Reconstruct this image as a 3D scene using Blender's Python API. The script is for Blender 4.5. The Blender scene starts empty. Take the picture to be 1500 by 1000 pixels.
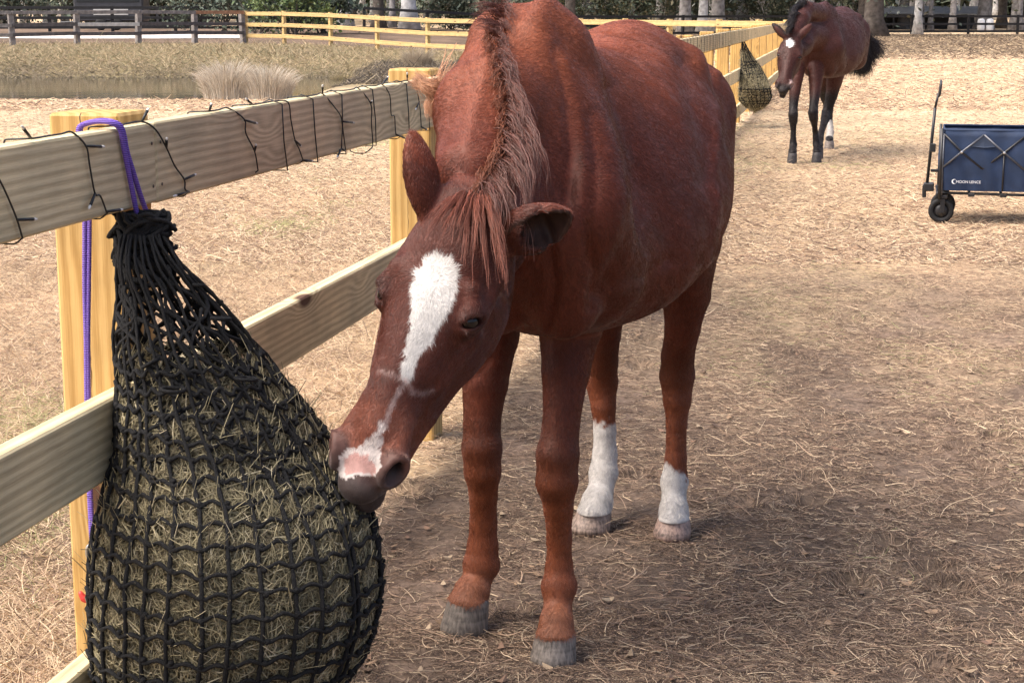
import bpy, bmesh, math, random
import numpy as np
from mathutils import Vector, Matrix
from mathutils.bvhtree import BVHTree

scene = bpy.context.scene
COL = scene.collection

# ------------------------------------------------------------------ camera
CAM_H = 1.45
FPX = 2500.0                      # focal length in units of a 1500 px wide picture
PITCH = math.atan(480.0 / FPX)
cam_data = bpy.data.cameras.new("camera")
cam_data.sensor_width = 36.0
cam_data.lens = FPX / 1500.0 * 36.0
cam_data.clip_start = 0.05
cam_data.clip_end = 3000.0
cam = bpy.data.objects.new("camera", cam_data)
COL.objects.link(cam)
cam.location = (0, 0, CAM_H)
cam.rotation_euler = (math.pi / 2 - PITCH, 0, 0)
scene.camera = cam

# ------------------------------------------------------------------ sky and sun
SUN_EL = math.radians(56)
SUN_AZ = math.radians(252)        # compass direction the sun stands in, clockwise from +Y
world = bpy.data.worlds.new("World")
scene.world = world
world.use_nodes = True
wn = world.node_tree
for n in list(wn.nodes):
    wn.nodes.remove(n)
sky = wn.nodes.new('ShaderNodeTexSky')
sky.sky_type = 'NISHITA'
sky.sun_disc = False
sky.sun_elevation = SUN_EL
sky.sun_rotation = SUN_AZ
sky.air_density = 0.75
sky.dust_density = 6.0
sky.ozone_density = 0.4
bg = wn.nodes.new('ShaderNodeBackground')
bg.inputs['Strength'].default_value = 0.15
wo = wn.nodes.new('ShaderNodeOutputWorld')
wn.links.new(sky.outputs[0], bg.inputs['Color'])
wn.links.new(bg.outputs[0], wo.inputs['Surface'])

sun_data = bpy.data.lights.new("sun", 'SUN')
sun_data.energy = 1.7
sun_data.angle = math.radians(52)
sun_data.color = (1.0, 0.955, 0.88)
sun = bpy.data.objects.new("sun", sun_data)
COL.objects.link(sun)
sdir = Vector((math.sin(SUN_AZ) * math.cos(SUN_EL), math.cos(SUN_AZ) * math.cos(SUN_EL), math.sin(SUN_EL)))
sun.rotation_euler = (-sdir).to_track_quat('-Z', 'Y').to_euler()
sun.location = (0, 0, 30)

scene.render.engine = 'CYCLES'
scene.view_settings.view_transform = 'Standard'
scene.view_settings.look = 'None'
scene.view_settings.gamma = 1.0
scene.view_settings.use_curve_mapping = False
scene.view_settings.exposure = 1.08
scene.cycles.max_bounces = 6
scene.cycles.diffuse_bounces = 3
scene.cycles.glossy_bounces = 2
scene.cycles.transparent_max_bounces = 8

# ------------------------------------------------------------------ picking places
CP, SP = math.cos(PITCH), math.sin(PITCH)

def W(px, py, Y):
    """world point at depth Y (metres along the ground) seen in direction px, py"""
    u = (px - 750.0) / FPX
    v = -(py - 500.0) / FPX
    dy = CP + v * SP
    dz = -SP + v * CP
    t = Y / dy
    return np.array([u * t, Y, CAM_H + dz * t])

def G(px, py, z=0.0):
    """ground point at height z in direction px, py"""
    u = (px - 750.0) / FPX
    v = -(py - 500.0) / FPX
    dy = CP + v * SP
    dz = -SP + v * CP
    t = (z - CAM_H) / dz
    return np.array([u * t, dy * t, z])

def mpp(P):
    """metres per picture unit at world point P"""
    return (P[1] * CP + (CAM_H - P[2]) * SP) / FPX

def proj(P):
    """array (n,3) -> picture units"""
    P = np.atleast_2d(P)
    d = P[:, 1] * CP + (CAM_H - P[:, 2]) * SP
    up = P[:, 1] * SP - (CAM_H - P[:, 2]) * CP
    return np.stack([750 + FPX * P[:, 0] / d, 500 - FPX * up / d], 1)

def nrm(a):
    a = np.asarray(a, float)
    return a / (np.linalg.norm(a) + 1e-12)

# ------------------------------------------------------------------ noise
def _hash(ix, iy, iz, seed):
    with np.errstate(over='ignore'):
        n = (ix.astype(np.int64) * 374761393 + iy.astype(np.int64) * 668265263 + iz.astype(np.int64) * 2147483647 + seed * 974634777) & 0xffffffff
        n = ((n ^ (n >> 13)) * 1274126177) & 0xffffffff
        n = n ^ (n >> 16)
    return n.astype(np.float64) / 4294967295.0

def vnoise(x, y, z=None, seed=0):
    x = np.asarray(x, float); y = np.asarray(y, float)
    z = np.zeros_like(x) if z is None else np.asarray(z, float)
    x0 = np.floor(x); y0 = np.floor(y); z0 = np.floor(z)
    fx = x - x0; fy = y - y0; fz = z - z0
    fx = fx * fx * (3 - 2 * fx); fy = fy * fy * (3 - 2 * fy); fz = fz * fz * (3 - 2 * fz)
    r = 0
    for dx in (0, 1):
        for dy in (0, 1):
            for dz in (0, 1):
                w = (fx if dx else 1 - fx) * (fy if dy else 1 - fy) * (fz if dz else 1 - fz)
                r = r + w * _hash(x0 + dx, y0 + dy, z0 + dz, seed)
    return r * 2 - 1

def fbm(x, y, z=None, seed=0, oct=4, lac=2.1, gain=0.5):
    a = 1.0; s = 0; f = 1.0
    for i in range(oct):
        s = s + a * vnoise(np.asarray(x) * f + i * 17.3, np.asarray(y) * f - i * 9.1, None if z is None else np.asarray(z) * f + i * 5.7, seed + i)
        a *= gain; f *= lac
    return s

def sstep(a, b, x):
    t = np.clip((np.asarray(x, float) - a) / (b - a), 0, 1)
    return t * t * (3 - 2 * t)

# ------------------------------------------------------------------ object helpers
def tag(o, label=None, cat=None, group=None, kind=None):
    if label: o["label"] = label
    if cat: o["category"] = cat
    if group: o["group"] = group
    if kind: o["kind"] = kind
    return o

def empty(name, loc=(0, 0, 0), rz=0.0, parent=None):
    o = bpy.data.objects.new(name, None)
    COL.objects.link(o)
    o.location = loc
    o.rotation_euler = (0, 0, rz)
    o.empty_display_size = 0.1
    if parent: o.parent = parent
    return o

def link(name, data, mat=None, parent=None):
    """links an object whose geometry is in world coordinates; the parent may be moved"""
    o = bpy.data.objects.new(name, data)
    COL.objects.link(o)
    if mat is not None:
        data.materials.clear()
        for m in (mat if isinstance(mat, (list, tuple)) else [mat]):
            data.materials.append(m)
    if parent:
        o.parent = parent
        M = Matrix.Identity(4)
        p = parent
        while p is not None:
            M = (Matrix.LocRotScale(p.location, p.rotation_euler, p.scale)) @ p.matrix_parent_inverse.copy() @ M if False else (p.matrix_parent_inverse @ Matrix.LocRotScale(p.location, p.rotation_euler, p.scale)) @ M
            p = p.parent
        o.matrix_parent_inverse = M.inverted()
    return o

def mesh_np(name, V, F, smooth=True, mat_idx=None):
    """mesh from arrays; F is an (m,k) array or a list of tuples"""
    me = bpy.data.meshes.new(name)
    V = np.asarray(V, np.float32)
    if isinstance(F, np.ndarray):
        m, k = F.shape
        me.vertices.add(len(V)); me.vertices.foreach_set('co', V.ravel())
        me.loops.add(m * k); me.loops.foreach_set('vertex_index', F.astype(np.int32).ravel())
        me.polygons.add(m)
        me.polygons.foreach_set('loop_start', np.arange(0, m * k, k, dtype=np.int32))
        me.polygons.foreach_set('loop_total', np.full(m, k, np.int32))
        me.update(calc_edges=True)
    else:
        me.from_pydata([tuple(v) for v in V.tolist()], [], F)
    if smooth:
        me.polygons.foreach_set('use_smooth', np.ones(len(me.polygons), bool))
    if mat_idx is not None:
        me.polygons.foreach_set('material_index', np.asarray(mat_idx, np.int32))
    me.update()
    return me

def set_col(me, C, name='Col', domain='POINT'):
    a = me.attributes.new(name, 'FLOAT_COLOR', domain)
    C = np.asarray(C, np.float32)
    if C.shape[1] == 3:
        C = np.concatenate([C, np.ones((len(C), 1), np.float32)], 1)
    a.data.foreach_set('color', C.ravel())

class MB:
    """collects shapes into one mesh"""
    def __init__(s):
        s.V = []; s.F = []; s.n = 0; s.I = []
    def add(s, V, F, mi=0):
        V = np.asarray(V, float)
        s.V.append(V)
        for f in F:
            s.F.append(tuple(int(i) + s.n for i in f)); s.I.append(mi)
        s.n += len(V)
        return s
    def box(s, c, half, R=None, bev=0.0, mi=0):
        c = np.asarray(c, float); h = np.asarray(half, float)
        R = np.eye(3) if R is None else np.asarray(R, float)
        if bev <= 0:
            v = np.array([[x, y, z] for x in (-1, 1) for y in (-1, 1) for z in (-1, 1)], float) * h
            f = [(0, 1, 3, 2), (4, 6, 7, 5), (0, 4, 5, 1), (2, 3, 7, 6), (0, 2, 6, 4), (1, 5, 7, 3)]
        else:
            b = min(bev, min(h) * 0.9)
            v = []; idx = {}
            for x in (-1, 1):
                for y in (-1, 1):
                    for z in (-1, 1):
                        for ax in range(3):
                            p = np.array([x, y, z]) * (h - b)
                            p[ax] = (x, y, z)[ax] * h[ax]
                            idx[(x, y, z, ax)] = len(v); v.append(p)
            f = []
            for ax in range(3):
                for sg in (-1, 1):
                    a, b_ = [k for k in range(3) if k != ax]
                    q = []
                    for (i, j) in ((-1, -1), (1, -1), (1, 1), (-1, 1)):
                        t = [0, 0, 0]; t[ax] = sg; t[a] = i; t[b_] = j
                        q.append(idx[(t[0], t[1], t[2], ax)])
                    # orientation
                    if (sg > 0) != (ax != 1): q.reverse()
                    f.append(tuple(q))
            for ax in range(3):
                a, b_ = [k for k in range(3) if k != ax]
                for i in (-1, 1):
                    for j in (-1, 1):
                        t0 = [0, 0, 0]; t0[ax] = -1; t0[a] = i; t0[b_] = j
                        t1 = list(t0); t1[ax] = 1
                        f.append((idx[(*t0, a)], idx[(*t1, a)], idx[(*t1, b_)], idx[(*t0, b_)]))
            for x in (-1, 1):
                for y in (-1, 1):
                    for z in (-1, 1):
                        f.append((idx[(x, y, z, 0)], idx[(x, y, z, 1)], idx[(x, y, z, 2)]))
            v = np.array(v)
        V = v @ R.T + c
        # make all faces point outward
        ff = []
        for q in f:
            P = V[list(q)]
            nn = np.cross(P[1] - P[0], P[2] - P[0])
            ff.append(q if nn @ (P.mean(0) - c) >= 0 else tuple(reversed(q)))
        return s.add(V, ff, mi)
    def tube(s, pts, r, seg=8, cap=True, mi=0, flat=None):
        P = np.asarray(pts, float); n = len(P)
        r = np.full(n, float(r)) if np.isscalar(r) else np.asarray(r, float)
        T = np.gradient(P, axis=0) if n > 2 else np.repeat([P[1] - P[0]], n, 0)
        T /= np.linalg.norm(T, axis=1)[:, None] + 1e-12
        a = np.array([0, 0, 1.0]) if abs(T[0][2]) < 0.9 else np.array([1.0, 0, 0])
        u = nrm(np.cross(T[0], a)); V = []
        for i in range(n):
            u = nrm(u - T[i] * (u @ T[i])); w = np.cross(T[i], u)
            for k in range(seg):
                th = 2 * math.pi * k / seg
                V.append(P[i] + r[i] * (math.cos(th) * u + math.sin(th) * w))
        F = []
        for i in range(n - 1):
            for k in range(seg):
                a0 = i * seg + k; a1 = i * seg + (k + 1) % seg
                F.append((a0, a1, a1 + seg, a0 + seg))
        if cap:
            F.append(tuple(range(seg - 1, -1, -1)))
            F.append(tuple((n - 1) * seg + k for k in range(seg)))
        return s.add(V, F, mi)
    def lathe(s, prof, c, axis=(0, 0, 1), seg=24, mi=0, closed=False):
        """prof: list of (radius, height along axis)"""
        ax = nrm(axis); a = np.array([0, 0, 1.0]) if abs(ax[2]) < 0.9 else np.array([1.0, 0, 0])
        u = nrm(np.cross(ax, a)); w = np.cross(ax, u); c = np.asarray(c, float)
        V = []; F = []; n = len(prof)
        for (r, h) in prof:
            for k in range(seg):
                th = 2 * math.pi * k / seg
                V.append(c + ax * h + r * (math.cos(th) * u + math.sin(th) * w))
        for i in range(n if closed else n - 1):
            j = (i + 1) % n
            for k in range(seg):
                k1 = (k + 1) % seg
                F.append((i * seg + k, i * seg + k1, j * seg + k1, j * seg + k))
        if not closed:
            F.append(tuple(range(seg - 1, -1, -1)))
            F.append(tuple((n - 1) * seg + k for k in range(seg)))
        return s.add(V, F, mi)
    def mesh(s, name, smooth=False):
        me = bpy.data.meshes.new(name)
        V = np.concatenate(s.V)
        me.from_pydata(V.tolist(), [], s.F)
        me.polygons.foreach_set('use_smooth', np.full(len(me.polygons), smooth, bool))
        me.polygons.foreach_set('material_index', np.asarray(s.I, np.int32))
        me.update()
        return me
    def build(s, name, mat, parent=None, smooth=False):
        return link(name, s.mesh(name, smooth), mat, parent)

def curves(name, P, rad, mat, col=None, parent=None, tip=0.25):
    """P (n,k,3) strands, rad scalar or (n,), col (n,3) per strand"""
    P = np.asarray(P, np.float32); n, k, _ = P.shape
    hc = bpy.data.hair_curves.new(name)
    hc.add_curves([k] * n)
    hc.attributes['position'].data.foreach_set('vector', P.ravel())
    r = np.asarray(rad, np.float32)
    r = np.full(n, r) if r.ndim == 0 else r
    t = np.linspace(0, 1, k)
    prof = 1 - (1 - tip) * t ** 1.5
    ra = hc.attributes.get('radius') or hc.attributes.new('radius', 'FLOAT', 'POINT')
    ra.data.foreach_set('value', (r[:, None] * prof[None]).astype(np.float32).ravel())
    if col is not None:
        C = np.concatenate([np.asarray(col, np.float32), np.ones((n, 1), np.float32)], 1)
        ca = hc.attributes.new('Col', 'FLOAT_COLOR', 'CURVE')
        ca.data.foreach_set('color', C.ravel())
    return link(name, hc, mat, parent)

# ------------------------------------------------------------------ materials
def new_mat(name):
    m = bpy.data.materials.new(name)
    m.use_nodes = True
    nt = m.node_tree
    b = nt.nodes['Principled BSDF']
    return m, nt, b

def N(nt, typ, **kw):
    n = nt.nodes.new(typ)
    for k, v in kw.items():
        setattr(n, k, v)
    return n

def plain(name, col, rough=0.6, spec=0.5, metal=0.0, var=0.15, scale=30, bump=0.0, bscale=60, coord='Object'):
    m, nt, b = new_mat(name)
    L = nt.links.new
    tc = N(nt, 'ShaderNodeTexCoord')
    nz = N(nt, 'ShaderNodeTexNoise'); nz.inputs['Scale'].default_value = scale; nz.inputs['Detail'].default_value = 5
    L(tc.outputs[coord], nz.inputs['Vector'])
    r = N(nt, 'ShaderNodeValToRGB')
    c = np.array(col)
    r.color_ramp.elements[0].position = 0.3; r.color_ramp.elements[1].position = 0.7
    r.color_ramp.elements[0].color = (*(c * (1 - var)), 1)
    r.color_ramp.elements[1].color = (*np.minimum(c * (1 + var), 1), 1)
    L(nz.outputs['Fac'], r.inputs['Fac'])
    L(r.outputs['Color'], b.inputs['Base Color'])
    b.inputs['Roughness'].default_value = rough
    b.inputs['Metallic'].default_value = metal
    b.inputs['Specular IOR Level'].default_value = spec
    if bump > 0:
        n2 = N(nt, 'ShaderNodeTexNoise'); n2.inputs['Scale'].default_value = bscale; n2.inputs['Detail'].default_value = 6
        L(tc.outputs[coord], n2.inputs['Vector'])
        bp = N(nt, 'ShaderNodeBump'); bp.inputs['Strength'].default_value = bump; bp.inputs['Distance'].default_value = 0.01
        L(n2.outputs['Fac'], bp.inputs['Height'])
        L(bp.outputs['Normal'], b.inputs['Normal'])
    return m

def attr_mat(name, rough=0.6, spec=0.3, attr='Col', trans=0.0):
    m, nt, b = new_mat(name)
    a = N(nt, 'ShaderNodeAttribute'); a.attribute_name = attr
    nt.links.new(a.outputs['Color'], b.inputs['Base Color'])
    b.inputs['Roughness'].default_value = rough
    b.inputs['Specular IOR Level'].default_value = spec
    return m
rng = np.random.default_rng(7)
random.seed(7)
# ------------------------------------------------------------------ land
FT = 480.0 / 2500.0               # the near fence runs away along x = x0 + FT * y
def fence_x(Y, off=0.0): return -1.34 + FT * Y + off

def height(X, Y):
    X = np.asarray(X, float); Y = np.asarray(Y, float)
    z = .012 * fbm(X * .35, Y * .35, seed=1, oct=3) * sstep(0, 30, Y)
    z = z + .25 * sstep(-1.5, -9, X) * sstep(46, 60, Y)
    z = z + .25 * sstep(4, -8, X) * sstep(72, 88, Y)
    z = z + .9 * sstep(130, 220, Y)
    # pond
    edge = -4.2 - .05 * (Y - 30) + .5 * fbm(Y * .15, Y * 0, seed=4, oct=2)
    p = sstep(29.7, 31.2, Y + .15 * vnoise(X * .5, Y * 0, seed=8)) * sstep(56, 47.5, Y) * sstep(edge + 1.2, edge - .6, X)
    z = z - .95 * p
    return z

_pr = np.random.default_rng(5)
PRINTS = [(_pr.uniform(-.7, 2.6), 3.4 + 6 * _pr.random() ** 1.4, _pr.uniform(.045, .062), _pr.uniform(0, 6.28)) for _ in range(70)]
def rough(X, Y):
    X = np.atleast_1d(np.asarray(X, float)); Y = np.atleast_1d(np.asarray(Y, float))
    d = sstep(16, 6, Y)
    a = fbm(X * 5.0, Y * 5.0, seed=21, oct=4)
    b = fbm(X * 1.3, Y * 1.3, seed=31, oct=3)
    h = (.013 * np.abs(a) + .013 * b) * d - .018 * d
    for (px_, py_, r_, an) in PRINTS:
        dx, dy = X - px_, Y - py_; m = (np.abs(dx) < .16) & (np.abs(dy) < .16)
        if not np.any(m): continue
        u = dx[m] * math.cos(an) + dy[m] * math.sin(an); v = -dx[m] * math.sin(an) + dy[m] * math.cos(an); q = np.hypot(u / r_, v / (r_ * 1.1))
        h[m] += -.020 * sstep(1.1, .7, q) + .010 * np.exp(-((q - 1.25) / .2) ** 2)
    return h

def mud(X, Y):
    """how trodden and dark the ground is, 0..1"""
    in_p = sstep(-.25, .45, X - fence_x(Y))
    m = sstep(12.5, 4.8, Y + 1.2 * fbm(X * .5, Y * .35, seed=41, oct=3) - .35 * (X - .6)) * in_p
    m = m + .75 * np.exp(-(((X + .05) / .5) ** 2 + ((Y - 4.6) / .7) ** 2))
    m = m + .45 * np.clip(fbm(X * 2.3, Y * 1.4, seed=43, oct=3), -.5, 1) * sstep(14, 6, Y)
    m = m - .45 * (1 - in_p) + .35 * (1 - in_p) * sstep(5.2, 4.4, Y)
    return np.clip(m, 0, 1)

def ground_col(X, Y):
    n1 = fbm(X * .8, Y * .5, seed=51, oct=4)[:, None]; n2 = fbm(X * .12, Y * .08, seed=52, oct=3)[:, None]
    tan = np.array([.50, .368, .240]); pale = np.array([.60, .47, .325]); dark = np.array([.235, .175, .138]); green = np.array([.26, .27, .12])
    C = tan * (1 + .10 * n1)
    f = sstep(10, 24, Y)[:, None]
    C = C * (1 - f) + pale * (1 + .08 * n1) * f
    m = mud(X, Y)[:, None]
    C = C * (1 - m) + dark * (1 + .25 * n1) * m
    g = (sstep(.05, .6, fbm(X * .6 + 5, Y * .35, seed=61, oct=3)) * sstep(30, 10, Y) * np.where(X < fence_x(Y), .45, .18))[:, None] * (1 - m)
    C = C * (1 - g) + green * g
    # far side: leaf litter under the trees with their shade painted in darker, sand beyond
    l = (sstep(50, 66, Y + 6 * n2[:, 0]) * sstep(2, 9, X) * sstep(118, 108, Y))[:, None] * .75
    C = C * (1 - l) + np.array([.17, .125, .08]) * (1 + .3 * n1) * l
    b = (sstep(31, 38, Y) * sstep(64, 60, Y) * sstep(2.5, -.5, X - .1 * (Y - 45)))[:, None]
    C = C * (1 - b) + (np.array([.24, .20, .115]) * (1 + .35 * n1)) * b
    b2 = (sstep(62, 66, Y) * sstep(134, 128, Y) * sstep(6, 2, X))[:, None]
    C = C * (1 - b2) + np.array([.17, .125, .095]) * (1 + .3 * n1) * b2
    w = (sstep(29.9, 30.6, Y) * sstep(50, 48.5, Y) * sstep(-3.6, -4.6, X))[:, None]
    C = C * (1 - w) + np.array([.09, .07, .05]) * w
    return np.clip(C, .01, 1)

def axis(fine0, fine1, step, lo, hi, grow=1.12):
    a = list(np.arange(fine0, fine1 + 1e-6, step)); s = step; x = fine1
    while x < hi:
        s *= grow; x += s; a.append(min(x, hi))
    s = step; x = fine0; b = []
    while x > lo:
        s *= grow; x -= s; b.append(max(x, lo))
    return np.array(b[::-1] + a)

def make_ground():
    xs = axis(-3.4, 4.2, .028, -700, 700, 1.10)
    ya = list(np.arange(2.6, 8.0, .026)); s = .026; y = ya[-1]
    while y < 900: s = min(s * 1.022, 25); y += s; ya.append(y)
    yb = []; s = .05; y = 2.6
    while y > -60: s *= 1.2; y -= s; yb.append(y)
    ys = np.array(yb[::-1] + ya)
    X, Y = np.meshgrid(xs, ys, indexing='ij')
    Z = height(X, Y) + rough(X, Y)
    nx, ny = X.shape
    V = np.stack([X.ravel(), Y.ravel(), Z.ravel()], 1)
    i = np.arange(nx - 1)[:, None] * ny + np.arange(ny - 1)[None]
    F = np.stack([i, i + ny, i + ny + 1, i + 1], -1).reshape(-1, 4)
    me = mesh_np('ground', V, F)
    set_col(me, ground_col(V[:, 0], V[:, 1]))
    m, nt, b = new_mat('dry_ground'); L = nt.links.new
    at = N(nt, 'ShaderNodeAttribute'); at.attribute_name = 'Col'
    g = N(nt, 'ShaderNodeNewGeometry')
    def noise(sc, det, mapping=None, rough_=.6):
        n = N(nt, 'ShaderNodeTexNoise'); n.inputs['Scale'].default_value = sc; n.inputs['Detail'].default_value = det; n.inputs['Roughness'].default_value = rough_
        if mapping:
            mp = N(nt, 'ShaderNodeMapping'); mp.inputs['Scale'].default_value = mapping
            L(g.outputs['Position'], mp.inputs['Vector']); L(mp.outputs['Vector'], n.inputs['Vector'])
        else: L(g.outputs['Position'], n.inputs['Vector'])
        return n
    def ramp(src, stops):
        r = N(nt, 'ShaderNodeValToRGB')
        while len(r.color_ramp.elements) < len(stops): r.color_ramp.elements.new(.5)
        for e, (p, c) in zip(r.color_ramp.elements, stops):
            e.position = p; e.color = (*c, 1) if not np.isscalar(c) else (c, c, c, 1)
        L(src, r.inputs['Fac']); return r
    n1 = noise(38, 9, None, .75); r1 = ramp(n1.outputs['Fac'], [(.32, .40), (.5, 1.0), (.70, 1.55)])
    n2 = noise(5, 7, None, .7); r2 = ramp(n2.outputs['Fac'], [(.30, (.62, .60, .58)), (.52, (1.02, 1, .98)), (.72, (1.28, 1.22, 1.15))])
    n3 = noise(.7, 5, (1, .6, 1)); r3 = ramp(n3.outputs['Fac'], [(.35, (.82, .84, .80)), (.65, (1.14, 1.10, 1.08))])
    mm = []
    prev = at.outputs['Color']
    for r, f in ((r1, .8), (r2, .9), (r3, 1.0)):
        x = N(nt, 'ShaderNodeMix', data_type='RGBA', blend_type='MULTIPLY'); x.inputs['Factor'].default_value = f
        L(prev, x.inputs['A']); L(r.outputs['Color'], x.inputs['B']); prev = x.outputs['Result']
    L(prev, b.inputs['Base Color'])
    b.inputs['Roughness'].default_value = .95; b.inputs['Specular IOR Level'].default_value = .15
    bp = N(nt, 'ShaderNodeBump'); bp.inputs['Strength'].default_value = .8; bp.inputs['Distance'].default_value = .03
    ad = N(nt, 'ShaderNodeMath', operation='ADD'); L(n1.outputs['Fac'], ad.inputs[0]); L(n2.outputs['Fac'], ad.inputs[1])
    L(ad.outputs[0], bp.inputs['Height']); L(bp.outputs['Normal'], b.inputs['Normal'])
    tag(link('ground', me, m), kind='structure')

    # pond water
    wm, nt, b = new_mat('pond_water'); L = nt.links.new
    b.inputs['Base Color'].default_value = (.030, .028, .022, 1); b.inputs['Roughness'].default_value = .06
    b.inputs['Specular IOR Level'].default_value = .6
    nz = N(nt, 'ShaderNodeTexNoise'); nz.inputs['Scale'].default_value = 1.6; nz.inputs['Detail'].default_value = 3
    gg = N(nt, 'ShaderNodeNewGeometry'); L(gg.outputs['Position'], nz.inputs['Vector'])
    bp = N(nt, 'ShaderNodeBump'); bp.inputs['Strength'].default_value = .12; bp.inputs['Distance'].default_value = .05
    L(nz.outputs['Fac'], bp.inputs['Height']); L(bp.outputs['Normal'], b.inputs['Normal'])
    V = [(-60, 29, -.42), (-2, 29, -.42), (-2, 56, -.42), (-60, 56, -.42)]
    tag(link('pond_water', mesh_np('pond_water', V, [(0, 1, 2, 3)], False), wm), kind='structure')

    # pale sandy road beyond the grey fence
    V = []; F = []; k = 60
    for i in range(k + 1):
        x = -70 + i * (58 / k)
        for y in (79, 82, 85):
            yy = y + 1.2 * math.sin(x * .08); V.append((x, yy, float(height([x], [yy])[0]) + .03))
    for i in range(k):
        for j in (0, 1):
            a = i * 3 + j; F.append((a, a + 3, a + 4, a + 1))
    tag(link('road', mesh_np('road', V, F), plain('sand_road', (.60, .54, .48), rough=.95, spec=.1, var=.08, scale=2)), kind='structure')

    # straw, trodden hay and dry blades
    r = np.random.default_rng(77)
    def scatter(n, y0, y1, p, margin, keep):
        u = r.random(n); 
        Y = (y0 ** (1 - p) + u * (y1 ** (1 - p) - y0 ** (1 - p))) ** (1 / (1 - p))
        hw = .31 * Y + margin
        X = (r.random(n) * 2 - 1) * hw
        k = r.random(n) < keep(X, Y)
        return X[k], Y[k]
    def strands(X, Y, ln, rad, C, lift, name, pts=4, bend=.5, up=.0):
        n = len(X); th = r.random(n) * 2 * math.pi
        D = np.stack([np.cos(th), np.sin(th), np.zeros(n)], 1); S = np.stack([-np.sin(th), np.cos(th), np.zeros(n)], 1)
        L_ = ln * np.exp(r.normal(0, .45, n)); P = []
        bz = r.normal(0, bend, n); tz = np.abs(r.normal(0, lift, n)) + up
        t = np.linspace(-.5, .5, pts)
        B = np.stack([X, Y, np.zeros(n)], 1)
        for tt in t:
            q = B + D * (tt * L_)[:, None] + S * ((tt * tt - .08) * bz * L_)[:, None]
            q[:, 2] = (height(q[:, 0], q[:, 1]) + rough(q[:, 0], q[:, 1])) + .002 + np.maximum((tt + .5) * tz * L_ + .004 * r.random(n), 0)
            P.append(q)
        P = np.stack(P, 1)
        return tag(curves(name, P, rad * np.exp(r.normal(0, .3, n)), attr_mat(name + '_mat', rough=.6, spec=.3), C, tip=.5), kind='stuff')
    def scol(X, Y, n, bright=1.0):
        a = np.array([.58, .445, .30]); b_ = np.array([.34, .235, .16]); c = np.array([.15, .10, .072]); g = np.array([.34, .34, .15])
        k = r.random((n, 1)); m = mud(X, Y)[:, None]
        k2 = np.clip(k + .42 * m - .12, 0, 1) 
        C = np.where(k2 < .42, a * (.75 + .5 * r.random((n, 1))), np.where(k2 < .78, b_ * (.7 + .6 * r.random((n, 1))), c * (.6 + .7 * r.random((n, 1)))))
        gm = (sstep(.0, .6, fbm(X * .6 + 5, Y * .35, seed=61, oct=3)) * np.where(X < fence_x(Y), .5, .15) * sstep(26, 12, Y))[:, None]
        C = np.where(r.random((n, 1)) < gm * (1 - m), g * (.7 + .5 * r.random((n, 1))), C)
        br = (.5 * m)
        C = C * (1 - br) + C * .75 * br
        return C * bright
    X, Y = scatter(420000, 3.2, 15, 1.6, .7, lambda X, Y: np.clip(.62 + .75 * fbm(X * 3.1, Y * 2.6, seed=91, oct=3) + .3 * (1 - mud(X, Y)), .12, 1))
    strands(X, Y, .030, .00078, scol(X, Y, len(X)), .10, 'straw')
    X, Y = scatter(24000, 3.2, 10, 1.4, .7, lambda X, Y: np.clip(.5 + 1.1 * fbm(X * 2.3, Y * 2.0, seed=92, oct=3), .05, 1))
    strands(X, Y, .055, .00095, scol(X, Y, len(X), 1.25), .18, 'straw', pts=5, bend=.7)
    X, Y = scatter(120000, 10, 32, 1.6, 1.0, lambda X, Y: 1.0 + 0 * X)
    strands(X, Y, .055, .0020, scol(X, Y, len(X), 1.1), .20, 'straw')
    X, Y = scatter(90000, 26, 62, 1.5, 1.0, lambda X, Y: ((Y < 29.5) | (X > -2)).astype(float))
    strands(X, Y, .10, .0048, scol(X, Y, len(X), 1.15), .18, 'straw', pts=3)
    # leaning dead grass in the plot beyond the fence
    X, Y = scatter(90000, 3.5, 14, 1.5, .7, lambda X, Y: (X < fence_x(Y) - .15).astype(float))
    strands(X, Y, .05, .0009, scol(X, Y, len(X), 1.1), .5, 'dead_grass', up=.1)
    # bank weeds round the pond
    n = 125000; X = r.uniform(-24, 3, n); Y = np.where(X > -5.2, r.uniform(36, 66, n), r.uniform(47.5, 66, n))
    hgt = sstep(49.5, 54.5, Y + 1.5 * fbm(X * .3, Y * .3, seed=71, oct=3))[:, None]
    hi_ = np.where(r.random((n, 1)) < .6, np.array([.40, .31, .19]), np.array([.27, .235, .13])); lo_ = np.where(r.random((n, 1)) < .25, np.array([.26, .21, .14]), np.array([.10, .080, .060]))
    C = (hi_ * hgt + lo_ * (1 - hgt)) * r.uniform(.6, 1.3, (n, 1))
    strands(X, Y, .12, .007, C, .35, 'bank_weeds', pts=3, up=.1)
    n = 50000; X = r.uniform(5, 45, n); Y = r.uniform(55, 122, n)
    C = np.where(r.random((n, 1)) < .3, np.array([.42, .32, .2]), np.array([.15, .105, .07])) * r.uniform(.6, 1.3, (n, 1))
    strands(X, Y, .13, .012, C, .2, 'leaf_litter', pts=3)
    # fallen leaves and wisps lying on top of the mud
    n = 900; u = r.random(n); Y = 3.3 + 9 * u ** 1.8; X = (r.random(n) * 2 - 1) * (.31 * Y + .4)
    V = []; F = []; CC = []
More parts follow.
